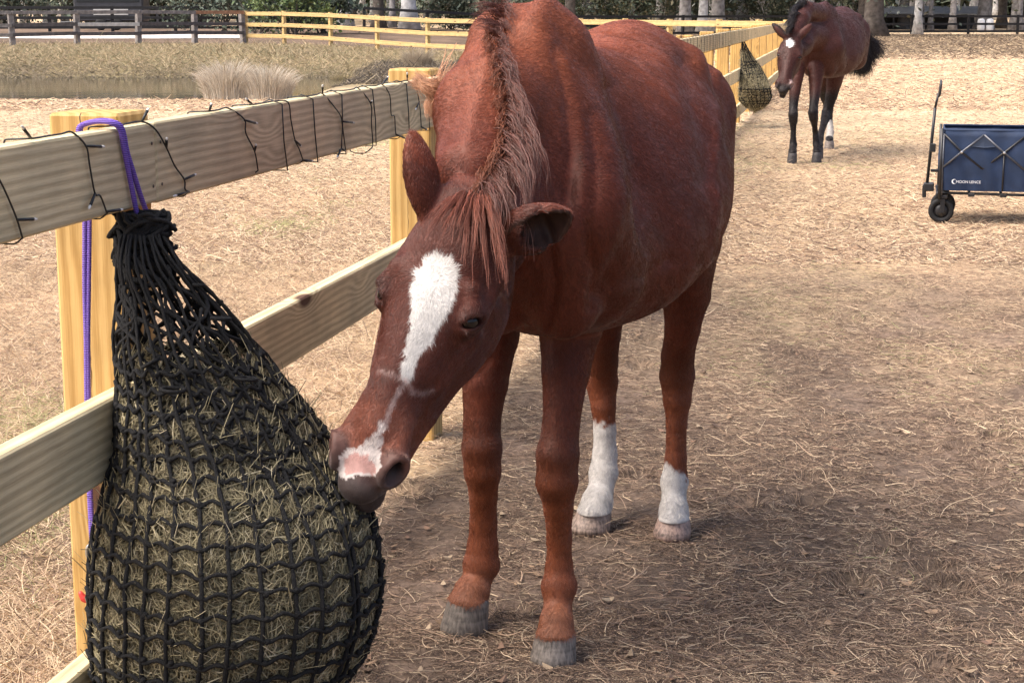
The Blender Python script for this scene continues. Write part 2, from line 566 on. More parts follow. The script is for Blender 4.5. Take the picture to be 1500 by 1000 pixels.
    for x, y in zip(X, Y):
        s = r.uniform(.008, .024); a = r.uniform(0, 6.28); z = float((height([x], [y]) + rough(np.array([x]), np.array([y])))[0]) + .006
        ca, sa = math.cos(a), math.sin(a); k = len(V); cu = r.uniform(.1, .5) * s
        for (p, q, h) in ((-1, 0, cu), (-.3, .42, 0), (.45, .36, .2 * cu), (1, 0, cu * 1.3), (.4, -.38, .3 * cu), (-.35, -.4, cu * .5)):
            V.append((x + s * (p * ca - q * sa), y + s * (p * sa + q * ca), z + h))
        F.append((k, k + 5, k + 4, k + 3, k + 2, k + 1))
        c = np.array([(.30, .20, .125), (.22, .135, .09), (.36, .27, .18), (.15, .10, .07)][r.integers(0, 4)]) * r.uniform(.7, 1.2); CC += [c] * 6
    me = mesh_np('fallen_leaves', V, F, False); set_col(me, np.array(CC))
    tag(link('fallen_leaves', me, attr_mat('dead_leaf', rough=.7)), kind='stuff')
make_ground()
# ------------------------------------------------------------------ timber
def wood_mat(name, light, dark, knot=(.10, .05, .03), freq=150., axis_='X', stain=.25, rough_=.7, waves=13.0):
    """sawn pine: rings stretched along one local axis, with knots"""
    m, nt, b = new_mat(name); L = nt.links.new
    tc = N(nt, 'ShaderNodeTexCoord'); oi = N(nt, 'ShaderNodeObjectInfo')
    off = N(nt, 'ShaderNodeVectorMath', operation='SCALE'); cmb = N(nt, 'ShaderNodeCombineXYZ')
    L(oi.outputs['Random'], cmb.inputs[0]); L(oi.outputs['Random'], cmb.inputs[1]); cmb.inputs[2].default_value = .3
    off.inputs['Scale'].default_value = 37.0; L(cmb.outputs[0], off.inputs[0])
    add = N(nt, 'ShaderNodeVectorMath', operation='ADD'); L(tc.outputs['Object'], add.inputs[0]); L(off.outputs[0], add.inputs[1])
    def mapped(s):
        mp = N(nt, 'ShaderNodeMapping'); mp.inputs['Scale'].default_value = s if axis_ == 'X' else (s[1], s[2], s[0])
        L(add.outputs[0], mp.inputs['Vector']); return mp
    # knots
    vo = N(nt, 'ShaderNodeTexVoronoi'); vo.inputs['Scale'].default_value = 1.0
    L(mapped((2.2, 6.5, 6.5)).outputs[0], vo.inputs['Vector'])
    kn = N(nt, 'ShaderNodeMapRange'); kn.inputs['From Min'].default_value = .40; kn.inputs['From Max'].default_value = .0; kn.interpolation_type = 'SMOOTHERSTEP'
    L(vo.outputs['Distance'], kn.inputs['Value'])
    nz = N(nt, 'ShaderNodeTexNoise'); nz.inputs['Scale'].default_value = 1; nz.inputs['Detail'].default_value = 3
    L(mapped((1.1, 7, 7)).outputs[0], nz.inputs['Vector'])
    sx = N(nt, 'ShaderNodeSeparateXYZ'); L(tc.outputs['Object'], sx.inputs[0])
    cross = sx.outputs['Z'] if axis_ == 'X' else sx.outputs['X']
    other = sx.outputs['Y']
    q0 = N(nt, 'ShaderNodeMath', operation='MULTIPLY_ADD'); q0.inputs[1].default_value = freq; L(cross, q0.inputs[0])
    q1 = N(nt, 'ShaderNodeMath', operation='MULTIPLY'); q1.inputs[1].default_value = freq * .8; L(other, q1.inputs[0]); L(q1.outputs[0], q0.inputs[2])
    q2 = N(nt, 'ShaderNodeMath', operation='MULTIPLY_ADD'); q2.inputs[1].default_value = waves; L(nz.outputs['Fac'], q2.inputs[0]); L(q0.outputs[0], q2.inputs[2])
    q3 = N(nt, 'ShaderNodeMath', operation='MULTIPLY_ADD'); q3.inputs[1].default_value = 16.0; L(kn.outputs[0], q3.inputs[0]); L(q2.outputs[0], q3.inputs[2])
    sn = N(nt, 'ShaderNodeMath', operation='SINE'); L(q3.outputs[0], sn.inputs[0])
    fine = N(nt, 'ShaderNodeTexNoise'); fine.inputs['Scale'].default_value = 1; fine.inputs['Detail'].default_value = 8; fine.inputs['Roughness'].default_value = .7
    L(mapped((9, 320, 320)).outputs[0], fine.inputs['Vector'])
    ma = N(nt, 'ShaderNodeMath', operation='MULTIPLY_ADD'); ma.inputs[1].default_value = .16; L(sn.outputs[0], ma.inputs[0]); L(fine.outputs['Fac'], ma.inputs[2])
    rp = N(nt, 'ShaderNodeValToRGB'); rp.color_ramp.elements[0].position = .30; rp.color_ramp.elements[1].position = .70
    rp.color_ramp.elements[0].color = (*light, 1); rp.color_ramp.elements[1].color = (*dark, 1)
    L(ma.outputs[0], rp.inputs['Fac'])
    st = N(nt, 'ShaderNodeTexNoise'); st.inputs['Scale'].default_value = 5; st.inputs['Detail'].default_value = 6
    L(add.outputs[0], st.inputs['Vector'])
    sr = N(nt, 'ShaderNodeValToRGB'); sr.color_ramp.elements[0].position = .35; sr.color_ramp.elements[1].position = .65
    sr.color_ramp.elements[0].color = (1 - stain, 1 - stain, 1 - stain * 1.05, 1); sr.color_ramp.elements[1].color = (1.08, 1.06, 1.02, 1)
    L(st.outputs['Fac'], sr.inputs['Fac'])
    mx = N(nt, 'ShaderNodeMix', data_type='RGBA', blend_type='MULTIPLY'); mx.inputs['Factor'].default_value = 1
    L(rp.outputs['Color'], mx.inputs['A']); L(sr.outputs['Color'], mx.inputs['B'])
    kc = N(nt, 'ShaderNodeMapRange'); kc.inputs['From Min'].default_value = .15; kc.inputs['From Max'].default_value = .09
    L(vo.outputs['Distance'], kc.inputs['Value'])
    m2 = N(nt, 'ShaderNodeMix', data_type='RGBA', blend_type='MIX'); L(kc.outputs[0], m2.inputs['Factor'])
    L(mx.outputs['Result'], m2.inputs['A']); m2.inputs['B'].default_value = (*knot, 1)
    out_c = m2.outputs['Result']
    if axis_ == 'Z':
        # drying checks: thin broken lines running up the post
        wz = N(nt, 'ShaderNodeTexNoise'); wz.inputs['Scale'].default_value = 1; wz.inputs['Detail'].default_value = 4
        mz = N(nt, 'ShaderNodeMapping'); mz.inputs['Scale'].default_value = (0, 0, 4); L(add.outputs[0], mz.inputs['Vector']); L(mz.outputs[0], wz.inputs['Vector'])
        k1 = N(nt, 'ShaderNodeMath', operation='MULTIPLY_ADD'); k1.inputs[1].default_value = -.05; k1.inputs[2].default_value = .034; L(wz.outputs['Fac'], k1.inputs[0])
        k2 = N(nt, 'ShaderNodeMath', operation='ADD'); L(sx.outputs['X'], k2.inputs[0]); L(k1.outputs[0], k2.inputs[1])
        k3 = N(nt, 'ShaderNodeMath', operation='ABSOLUTE'); L(k2.outputs[0], k3.inputs[0])
        k4 = N(nt, 'ShaderNodeMapRange'); k4.inputs['From Min'].default_value = .0018; k4.inputs['From Max'].default_value = .0006; L(k3.outputs[0], k4.inputs['Value'])
        k5 = N(nt, 'ShaderNodeMapRange'); k5.inputs['From Min'].default_value = .44; k5.inputs['From Max'].default_value = .52; L(wz.outputs['Fac'], k5.inputs['Value'])
        k6 = N(nt, 'ShaderNodeMath', operation='MULTIPLY'); L(k4.outputs[0], k6.inputs[0]); L(k5.outputs[0], k6.inputs[1])
        m3 = N(nt, 'ShaderNodeMix', data_type='RGBA', blend_type='MIX'); L(k6.outputs[0], m3.inputs['Factor']); L(out_c, m3.inputs['A']); m3.inputs['B'].default_value = (.06, .035, .02, 1)
        out_c = m3.outputs['Result']
    L(out_c, b.inputs['Base Color'])
    b.inputs['Roughness'].default_value = rough_; b.inputs['Specular IOR Level'].default_value = .25
    bp = N(nt, 'ShaderNodeBump'); bp.inputs['Strength'].default_value = .35; bp.inputs['Distance'].default_value = .002
    L(ma.outputs[0], bp.inputs['Height']); L(bp.outputs['Normal'], b.inputs['Normal'])
    return m

M_RAIL = wood_mat('rail_pine', (.78, .665, .42), (.50, .41, .25), freq=330, stain=.20)
M_POST = wood_mat('post_pine', (.64, .43, .175), (.44, .265, .09), freq=220, axis_='Z', stain=.12)
M_PINE = wood_mat('far_pine', (.62, .45, .215), (.46, .32, .14), freq=60, stain=.1)

def board(name, A, B, h, t, mat, parent, bev=.004, roll=0.0):
    """a board from A to B (ends of its centre line), h tall, t thick"""
    A = np.asarray(A, float); B = np.asarray(B, float); D = B - A; Lg = np.linalg.norm(D)
    o = MB().box((0, 0, 0), (Lg / 2, t / 2, h / 2), bev=bev).mesh(name)
    ob = bpy.data.objects.new(name, o); COL.objects.link(ob); o.materials.append(mat)
    ob.location = (A + B) / 2
    ob.rotation_euler = (roll, -math.atan2(D[2], math.hypot(D[0], D[1])), math.atan2(D[1], D[0]))
    if parent: reparent(ob, parent)
    return ob

def upright(name, P, w, d, z0, z1, ang, mat, parent, bev=.006, tilt=0.0):
    o = MB().box((0, 0, 0), (w / 2, d / 2, (z1 - z0) / 2), bev=bev).mesh(name)
    ob = bpy.data.objects.new(name, o); COL.objects.link(ob); o.materials.append(mat)
    ob.location = (P[0], P[1], (z0 + z1) / 2); ob.rotation_euler = (tilt, tilt * .6, ang)
    if parent: reparent(ob, parent)
    return ob

def reparent(ob, parent):
    ob.parent = parent
    M = Matrix.Identity(4); p = parent
    while p is not None:
        M = (p.matrix_parent_inverse @ Matrix.LocRotScale(p.location, p.rotation_euler, p.scale)) @ M
        p = p.parent
    ob.matrix_parent_inverse = M.inverted()

FA = math.atan(FT)                # heading of the near fence from +Y
FD = np.array([math.sin(FA), math.cos(FA), 0]); FN = np.array([math.cos(FA), -math.sin(FA), 0])   # along, towards the paddock
ROWS = ((1.084, 1.242), (.596, .749), (.125, .283))

def post_xy(i):
    Yn = 3.28 + 2.49 * i         # near face
    p = np.array([fence_x(Yn), Yn, 0])
    return p - FN * (.043 + .0725) + FD * .0725

def make_near_fence():
    t = empty('wooden_fence', tuple(post_xy(0)))
    tag(t, 'pale new pine three-rail fence beside both horses, its top rail wound with black wire', 'fence')
    last = 15
    for i in range(-1, last + 1):
        p = post_xy(i)
        upright('post', p, .145, .145, -.35, 1.262 + .006 * math.sin(i * 2.1), -FA, M_POST, t, tilt=.004 * math.sin(i * 3.3))
    def pt(i, z): 
        q = post_xy(i) + FN * (.0725 + .0215); return q + [0, 0, z]
    for (z0, z1), ph in zip(ROWS, (0, 1, 0)):
        s = -2 if ph == 0 else -1
        cuts = [-1 if s == -2 else -1] + [k for k in range(0, last) if k % 2 == ph] + [last]
        cuts = sorted(set(cuts))
        for a, b in zip(cuts[:-1], cuts[1:]):
            A = pt(a, (z0 + z1) / 2); B = pt(b, (z0 + z1) / 2)
            if a == -1: A = A - FD * .5
            board('rail', A + FD * .0022, B - FD * .0022, z1 - z0 - .002 * (a % 3), .042, M_RAIL, t)
    # nail heads at the near joints
    nm = plain('nail', (.12, .10, .08), rough=.5, metal=.6)
    for i in (0, 1, 2):
        for (z0, z1) in ROWS:
            for sg in ((-1, 1) if (ROWS.index((z0, z1)) != 1) == (i % 2 == 0) else (1,)):
                for zz in (z0 + .035, z1 - .04):
                    P = post_xy(i) + FN * (.0725 + .0435) + FD * .022 * sg + [0, 0, zz]
                    MB().lathe([(.0035, 0), (.003, .0012)], P, axis=FN, seg=8).build('nail', nm, t)
make_near_fence()

def plane_pt(px, py, off=.004):
    """point on the paddock face of the near rails"""
    u = (px - 750.0) / FPX; v = -(py - 500.0) / FPX
    dy = CP + v * SP; dz = -SP + v * CP
    t = (1.34 - off) / (FT * dy - u)
    return np.array([u * t, dy * t, CAM_H + dz * t])

# ------------------------------------------------------------------ wire of small lights wound round the top rail
def make_lights():
    t = empty('string_lights', tuple(plane_pt(228, 170)))
    tag(t, 'black string of small lights wound round the top rail of the near pine fence', 'string lights')
    wires = [
        ([(-28, 232), (-16, 240), (0, 265), (12, 290), (25, 322), (33, 349)], [((25, 322), (52, 321))]),
        ([(55, 190), (75, 186), (99, 187), (115, 196), (126, 214), (131, 240), (139, 283), (147, 287), (157, 313)], [((55, 190), (42, 173)), ((126, 214), (151, 215)), ((139, 284), (131, 304)), ((157, 310), (178, 307))]),
        ([(174, 171), (190, 167), (216, 169), (228, 190), (244, 217), (256, 243), (270, 263), (271, 277), (277, 281)], [((216, 169), (225, 151)), ((244, 217), (244, 203)), ((270, 263), (286, 256)), ((277, 281), (256, 287))]),
        ([(314, 148), (328, 149), (342, 152), (358, 175), (360, 195), (373, 222), (378, 250)], [((314, 148), (317, 137)), ((358, 176), (376, 181)), ((373, 222), (375, 212))]),
        ([(377, 144), (392, 142), (410, 143), (422, 150), (426, 175), (432, 205), (438, 218), (444, 235)], [((377, 144), (368, 136)), ((432, 206), (441, 214)), ((444, 235), (457, 236))]),
        ([(455, 136), (470, 132), (479, 134), (490, 157), (501, 177), (500, 218)], [((479, 134), (479, 122)), ((501, 178), (518, 180)), ((500, 218), (494, 230)), ((500, 218), (505, 221))]),
        ([(511, 128), (524, 126), (531, 128), (543, 152), (544, 180), (546, 212), (541, 220)], [((543, 152), (545, 148))]),
        ([(556, 122), (566, 122), (571, 140), (573, 168), (578, 171), (580, 197), (588, 199)], [((566, 122), (574, 111)), ((580, 197), (594, 203))]),
        ([(590, 116), (602, 115), (609, 128), (614, 150), (616, 168), (617, 186)], [((602, 115), (602, 104)), ((614, 150), (609, 160)), ((617, 186), (625, 190))]),
    ]
    wm = plain('black_wire', (.012, .013, .012), rough=.45, spec=.5, var=.2)
    bm, nt, b = new_mat('bulb_clear'); b.inputs['Base Color'].default_value = (.75, .74, .68, 1); b.inputs['Roughness'].default_value = .15
    m = MB(); prev = None
    for pts, br in wires:
        P = [plane_pt(x, y, .006) for x, y in pts]
        # the first part of every turn lies on top of the rail
        for k, (x, y) in enumerate(pts):
            if P[k][2] > 1.242: P[k] = np.array([P[k][0], P[k][1], 1.246]) - FN * .012
        back = P[0] - FN * .035; back[2] = 1.240
        P = [back - FN * .014, back - FN * .008 + [0, 0, .004]] + P
        if prev is not None:
            e = prev
            link_ = [e, e - FN * .02 + [0, 0, -.010], e - FN * .060 + [0, 0, .004], (e - FN * .062) * .5 + (back - FN * .016) * .5, back - FN * .014]
            m.tube(smooth_pts(link_, 4), .0016, 6)
        m.tube(smooth_pts(P, 4), .0018, 6)
        prev = P[-1]
        for (a, c) in br:
            A = plane_pt(*a, .006); B = plane_pt(*c, .012)
            if A[2] > 1.242: 
                d = B - A; A = np.array([A[0], A[1], 1.246]) - FN * .012; B = A + d
            D = B - A; Lg = np.linalg.norm(D)
            m.tube([A, A + D * .45, B - D * .12], [.0022, .0028, .0030], 7)
            bb = MB(); bb.tube([B - D * .14, B - D * .04, B + D * .06, B + D * .12], [.0026, .0028, .0022, .0006], 8)
            bb.build('bulb', bm, t, smooth=True)
    # turns further along the rail
    r = random.Random(4); s = 4.1; pts = []
    while s < 24:
        A = np.array([fence_x(s), s, 0]) + FN * .005
        pts += [A - FN * .05 + [0, 0, 1.12], A - FN * .052 + [0, 0, 1.24], A - FN * .03 + [0, 0, 1.249], A + [0, 0, 1.238], A + FD * r.uniform(.0, .03) + [0, 0, 1.15], A + FD * .03 + [0, 0, 1.078], A - FN * .05 + FD * .05 + [0, 0, 1.076]]
        s += r.uniform(.22, .42)
    if s: m.tube(np.array(pts), [.0018 + .00001 * p[1] for p in pts], 5)
    m.build('wire', wm, t, smooth=True)

def smooth_pts(P, k=4):
    """Catmull-Rom through the points"""
    P = [np.asarray(p, float) for p in P]; Q = [2 * P[0] - P[1]] + P + [2 * P[-1] - P[-2]]; out = []
    for i in range(1, len(Q) - 2):
        for j in range(k):
            t = j / k; a, b, c, d = Q[i - 1:i + 3]
            out.append(.5 * ((2 * b) + (c - a) * t + (2 * a - 5 * b + 4 * c - d) * t * t + (3 * b - a - 3 * c + d) * t ** 3))
    out.append(P[-1]); return np.array(out)
make_lights()

# ------------------------------------------------------------------ far fences
def far_fence(name, label, posts, mat, rail_rows, pw=.13, top=1.30, rail_h=.14, colors=None, tilt=.0):
    """posts: list of (px, Y) ; heights follow the land"""
    P = []
    for px, Y in posts:
        x = (px - 750) / FPX * (Y * CP + CAM_H * SP); P.append(np.array([x, Y, float(height([x], [Y])[0])]))
    t = empty(name, tuple(P[0])); tag(t, label, 'fence')
    for i, p in enumerate(P):
        q = P[min(i + 1, len(P) - 1)] - P[max(i - 1, 0)]; a = math.atan2(q[1], q[0])
        upright('post', p, pw, pw, p[2] - .3, p[2] + top, a, mat, t, bev=.008, tilt=tilt * math.sin(i * 5.1))
    for i in range(len(P) - 1):
        for j, zr in enumerate(rail_rows):
            m = mat
            if colors and (i, j) in colors: m = colors[(i, j)]
            if m is None: continue
            D = nrm(P[i + 1] - P[i]); n = np.array([D[1], -D[0], 0]) * (pw / 2 + .021)
            if n[1] > 0: n = -n
            sag = .02 * math.sin(i * 3.1 + j) * (1 if tilt else 0)
            board('rail', P[i] + n + [0, 0, zr] + D * .002, P[i + 1] + n + [0, 0, zr + sag] - D * .002, rail_h, .04, m, t, bev=.004)
    return t

far_fence('wooden_fence', 'yellow pine three-rail fence crossing behind the horses along the pond bank',
    [(361, 69.5), (417, 67.5), (485, 65.5), (553, 63), (627, 60.5), (700, 58), (775, 55.5), (850, 53), (915, 50.5), (980, 47.5), (1052, 44), (1110, 42), (1150, 40.9)], M_PINE, (1.19, .76, .33), top=1.30, rail_h=.15)
M_GREY = plain('weathered_board', (.23, .21, .20), rough=.85, spec=.2, var=.35, scale=6)
M_RUST = plain('rusty_board', (.36, .20, .12), rough=.85, spec=.2, var=.3, scale=6)
M_WHTB = plain('whitish_board', (.52, .50, .47), rough=.85, spec=.2, var=.2, scale=6)
M_DARKB = plain('dark_board', (.11, .10, .10), rough=.85, spec=.2, var=.3, scale=6)
far_fence('wooden_fence', 'weathered grey board fence with leaning posts at the head of the pond',
    [(-170, 61), (-78, 61.5), (19, 62.5), (114, 64), (204, 65.5), (286, 67.5), (356, 69.3)], M_GREY, (1.24, .80, .46), pw=.19, top=1.30, rail_h=.13,
    colors={(5, 0): M_RUST, (3, 1): M_WHTB, (2, 1): M_DARKB, (4, 1): M_DARKB, (5, 1): M_DARKB, (2, 2): M_DARKB, (4, 2): M_DARKB, (5, 2): M_DARKB, (3, 2): M_DARKB}, tilt=.04)
M_BLACK = plain('black_board', (.018, .018, .02), rough=.6, spec=.3, var=.3, scale=4)
bp = [(-110 + 92 * i, 92 + .2 * i) for i in range(9)] + [(735, 96), (828, 102), (915, 108), (1000, 112), (1080, 115), (1165, 118), (1250, 120), (1335, 121), (1418, 122), (1490, 122.5), (1565, 123), (1640, 123.5)]
far_fence('board_fence', 'black three-rail board fence far back under the trees', bp, M_BLACK, (1.25, .72, .22), pw=.16, top=1.36, rail_h=.15)
# ------------------------------------------------------------------ trees, bushes, tufts and things far back
def gz(x, y): return float(height([x], [y])[0])
def at(px, Y): 
    x = (px - 750) / FPX * (Y * CP + CAM_H * SP); return np.array([x, Y, gz(x, Y)])

def bark_mat(name, col):
    m = plain(name, col, rough=.9, spec=.15, var=.45, scale=3.5, bump=.8, bscale=9)
    return m
BARKS = [bark_mat('bark_dark', (.10, .085, .075)), bark_mat('bark_grey', (.26, .25, .25)), bark_mat('bark_pale', (.42, .42, .42))]

def leaf_mat(name, col):
    m = attr_mat(name, rough=.6, spec=.25)
    return m
LEAF = leaf_mat('leaf', None)

def trunk_mesh(h, r0, rr, lean=.04, limbs=5):
    m = MB(); k = 12
    th = rr.uniform(0, 6.28); P = []; R = []
    for i in range(k):
        f = i / (k - 1); P.append((math.cos(th) * lean * h * f * f + .06 * math.sin(f * 7 + th), math.sin(th) * lean * h * f * f + .06 * math.cos(f * 6), f * h - .2)); R.append(r0 * (.75 * math.exp(-f * 34) + 1 - .72 * f))
    m.tube(P, R, 12)
    tips = []
    for l in range(limbs):
        f = rr.uniform(.38, .92); a = rr.uniform(0, 6.28); p = np.array([np.interp(f, np.linspace(0, 1, k), [q[c] for q in P]) for c in range(3)])
        L_ = h * rr.uniform(.16, .34) * (1.25 - f * .6); d = np.array([math.cos(a), math.sin(a), rr.uniform(.25, .9)])
        q = [p, p + d * L_ * .35 + [0, 0, .1], p + d * L_ * .7 + [0, 0, L_ * .12], p + d * L_ + [0, 0, L_ * .25]]
        rad = r0 * (1 - .72 * f) * .55; m.tube(smooth_pts(q, 3), np.linspace(rad, rad * .2, 10), 7); tips += [q[2], q[3]]
    tips.append(np.array(P[-1]))
    return m.mesh('trunk', True), np.array(tips)

def leaf_cloud(centers, n, spread, size, cols, seed, name='crown', hang=0):
    r = np.random.default_rng(seed); k = len(centers)
    c = centers[r.integers(0, k, n)] + r.normal(0, 1, (n, 3)) * spread * (.4 + .9 * r.random((k,))[r.integers(0, k, n)])[:, None]
    if hang:
        hm = r.random(n) < .35; c[hm, 2] -= r.random(hm.sum()) * hang
    cl = fbm(c[:, 0] * .9, c[:, 1] * .9, c[:, 2] * .9, seed, 2); kp = cl > -.35; c = c[kp]; cl = cl[kp]; n = len(c)
    a = r.normal(0, 1, (n, 3)); a /= np.linalg.norm(a, axis=1)[:, None]; b = np.cross(a, r.normal(0, 1, (n, 3))); b /= np.linalg.norm(b, axis=1)[:, None]
    s = (size * np.exp(r.normal(0, .3, n)))[:, None]
    V = np.stack([c - a * s, c + b * s * .5, c + a * s, c - b * s * .5], 1).reshape(-1, 3)
    F = np.arange(4 * n).reshape(n, 4)
    me = mesh_np(name, V, F, False); me.materials.append(LEAF)
    C = np.array(cols)[r.integers(0, len(cols), n)] * np.exp(r.normal(0, .22, (n, 1))) * (1 + .25 * cl)[:, None]
    set_col(me, np.repeat(np.clip(C, .005, 1), 4, axis=0))
    return me

rr = random.Random(31)
def tree_kind(seed, h, r0, bark, cols, n, spread, size, hang):
    q = random.Random(seed); tm, tips = trunk_mesh(h, r0, q, limbs=7)
    tm.materials.append(bark)
    return tm, leaf_cloud(tips, n, spread, size, cols, seed, hang=hang)
GREEN = [(.085, .110, .080), (.115, .140, .100), (.060, .080, .062)]; MOSS = [(.20, .21, .19), (.14, .15, .13), (.08, .10, .07)]; OLIVE = [(.12, .13, .085), (.18, .17, .12), (.08, .095, .065)]  # greens greyed so that distance haze is put into the leaf colour
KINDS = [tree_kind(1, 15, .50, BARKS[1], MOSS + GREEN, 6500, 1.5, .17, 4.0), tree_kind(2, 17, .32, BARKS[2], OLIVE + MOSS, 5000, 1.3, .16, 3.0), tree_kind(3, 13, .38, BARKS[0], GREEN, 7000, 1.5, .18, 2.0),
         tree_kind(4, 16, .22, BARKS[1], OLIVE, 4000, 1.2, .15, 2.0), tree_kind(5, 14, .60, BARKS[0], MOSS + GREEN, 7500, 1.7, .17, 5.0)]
def tree(px, Y, kind, sc, label, group=None, name='tree', wide=1.0):
    p = at(px, Y); t = empty(name, tuple(p)); t.rotation_euler.z = rr.uniform(0, 6.28); t.scale = (sc * wide, sc * wide, sc)
    tag(t, label, 'tree', group)
    for nme, me in (('trunk', KINDS[kind][0]), ('crown', KINDS[kind][1])):
        o = bpy.data.objects.new(nme, me); COL.objects.link(o); o.parent = t
tree(1281, 112, 4, 1.0, 'massive dark oak trunk in front of the black fence, right of the bay horse', wide=1.15)
tree(1344, 121, 1, 1.0, 'slim grey tree standing at the black fence, next right of the massive oak', wide=.9)
tree(508, 100, 1, 1.05, 'pale grey tree behind the pine fence, left one of the pale pair', wide=1.1)
tree(598, 99, 1, 1.1, 'pale grey tree behind the pine fence, right and thicker one of the pair', wide=1.25)
tree(555, 108, 2, 1.0, 'dark tree trunk between the two pale grey trees behind the pine fence')
tree(575, 122, 3, 1.0, 'thin grey-brown tree standing back between the two pale grey trees')
tree(836, 118, 2, 1.05, 'dark tree rising directly over the chestnut horse\'s withers')
tree(1002, 128, 0, .95, 'thick grey mossy tree behind the chestnut horse\'s rump')
tree(1030, 124, 1, 1.0, 'whitish straight tree right of the thick mossy one behind the rump', wide=1.1)
tree(1050, 135, 0, 1.1, 'broad grey tree in a close row above the corner of the pine fence')
G_ = 'trees of the wood behind the fields'
q = random.Random(8); px = -60
while px < 1580:
    for row, (Y0, Y1) in enumerate(((135, 165), (170, 215))):
        x_ = px + q.uniform(-14, 14)
        kd = q.choice([0, 1, 2, 3, 3, 1, 0]); nm_ = ('thick grey mossy', 'straight pale-barked', 'dark-trunked', 'slender grey')[kd]
        tree(x_, q.uniform(Y0, Y1), kd, q.uniform(.85, 1.25), 'one of the %s trees standing in the wood behind the fields' % nm_, nm_ + ' ' + G_)
    px += 21 if px > 720 else 27
# dark mass of the far wood: undergrowth and leaves low between the trunks
def undergrowth():
    r = np.random.default_rng(44); n = 110000
    X = r.uniform(-95, 95, n); Y = 222 + r.random(n) * 26 + 4 * vnoise(X * .1, X * 0, seed=2); 
    H = 9 + 3 * fbm(X * .12, Y * .1, seed=3); Z = .9 + r.random(n) ** .8 * H
    c = np.stack([X, Y, Z], 1); a = r.normal(0, 1, (n, 3)); a /= np.linalg.norm(a, axis=1)[:, None]; b = np.cross(a, r.normal(0, 1, (n, 3))); b /= np.linalg.norm(b, axis=1)[:, None]
    s = .75 * np.exp(r.normal(0, .3, (n, 1)))
    V = np.stack([c - a * s, c + b * s * .6, c + a * s, c - b * s * .6], 1).reshape(-1, 3)
    me = mesh_np('undergrowth', V, np.arange(4 * n).reshape(n, 4), False)
    cl = fbm(X * .25, Z * .25, seed=9)[:, None]
    C = np.where(cl > .15, np.array([.10, .115, .085]), np.where(cl > -.3, np.array([.055, .075, .045]), np.array([.030, .040, .028]))) * np.exp(r.normal(0, .3, (n, 1)))
    set_col(me, np.repeat(C, 4, axis=0))
    tag(link('undergrowth', me, LEAF), kind='stuff')
undergrowth()

def bush(px, Y, w, h, cols, label, group=None, seed=1, n=5000, size=.09):
    p = at(px, Y); t = empty('bush', tuple(p)); tag(t, label, 'bush', group); r = np.random.default_rng(seed)
    k = 16; c = np.stack([r.uniform(-w / 2, w / 2, k), r.uniform(-w / 3, w / 3, k), h * (.2 + .65 * r.random(k))], 1)
    me = leaf_cloud(c, n, min(w, h) * .17, size, cols, seed, 'foliage'); o = bpy.data.objects.new('foliage', me); COL.objects.link(o); o.parent = t
    m = MB()
    for i in range(7): m.tube([(r.normal(0, .15), r.normal(0, .15), -.1), tuple(c[i] * [.5, .5, .5]), tuple(c[i])], [.05, .035, .015], 6)
    s = bpy.data.objects.new('stem', m.mesh('stem')); s.data.materials.append(BARKS[0]); COL.objects.link(s); s.parent = t
bush(432, 82, 3.2, 3.6, [(.11, .15, .05), (.08, .12, .05), (.14, .17, .07)], 'light green bush close behind the pine fence', seed=3, n=6000)
bush(380, 84, 3.6, 3.2, GREEN, 'dark evergreen bush left of the light green bush, behind the pine fence', seed=4, n=7000)
bush(470, 86, 3.0, 3.4, GREEN, 'dark bush right of the light green bush, behind the pine fence', seed=5, n=7000)
bush(330, 92, 4.5, 4.5, GREEN, 'broad dark bush behind the rusty rail of the grey fence', seed=6, n=8000)
BL = ['dark bush behind the leftmost bays of the grey fence', 'dark bush behind the trailer with the pale panel', 'dark bush behind the shed with the pale sloping roof', 'wide dark bush right behind the rusty-railed bay, farther back',
      'low dark bush between the right pale tree and the horse\'s neck', 'dark bush hidden mostly by the chestnut horse\'s neck', 'dark green bush straight above the chestnut horse\'s back', 'dark green bush above the chestnut horse\'s rump',
      'low dark bush above the corner where the pine fences meet', 'tall dark bush directly behind the bay horse\'s back']
for i, (x_, Y_, w_, h_) in enumerate(((20, 118, 8, 4.5), (110, 122, 9, 5), (200, 124, 9, 4.5), (285, 118, 8, 5), (660, 128, 8, 4), (780, 134, 8, 4.5), (900, 138, 10, 5), (960, 140, 8, 5), (1130, 146, 8, 4), (1215, 142, 9, 5.5))):
    bush(x_, Y_, w_, h_, GREEN + OLIVE, BL[i], 'bushes at the edge of the wood', seed=20 + i, n=9000, size=.12)

# pale dead grass clumps by the pond
def tuft(px, Y, w, h, n, label, seed, cols=((.66, .58, .48), (.50, .41, .31), (.76, .70, .60)), dz=0):
    r = np.random.default_rng(seed); p = at(px, Y); p[2] += dz
    a = r.uniform(0, 6.28, n); q = np.sqrt(r.random(n)) * w * .5
    B = p + np.stack([np.cos(a) * q, np.sin(a) * q * .5, np.full(n, -.02)], 1)
    out = np.stack([np.cos(a), np.sin(a) * .5, 0 * a], 1) * (q / (w * .5) * .5 + .08)[:, None] + r.normal(0, .13, (n, 3)) * [1, 1, 0]
    L_ = (h * r.beta(2.2, 1.6, n) * 1.25 * (1 - .35 * (q / (w * .5)) ** 2))[:, None]; up = np.array([0, 0, 1.0])
    P = np.stack([B, B + up * L_ * .45 + out * L_ * .14, B + up * L_ * .8 + out * L_ * .42, B + up * L_ * .95 + out * L_ * .85], 1)
    C = np.array(cols)[r.integers(0, len(cols), n)] * r.uniform(.6, 1.15, (n, 1))
    tag(curves('grass_clump', P, .0035, attr_mat('dead_blade', rough=.6), C, tip=.2), label, 'grass clump')
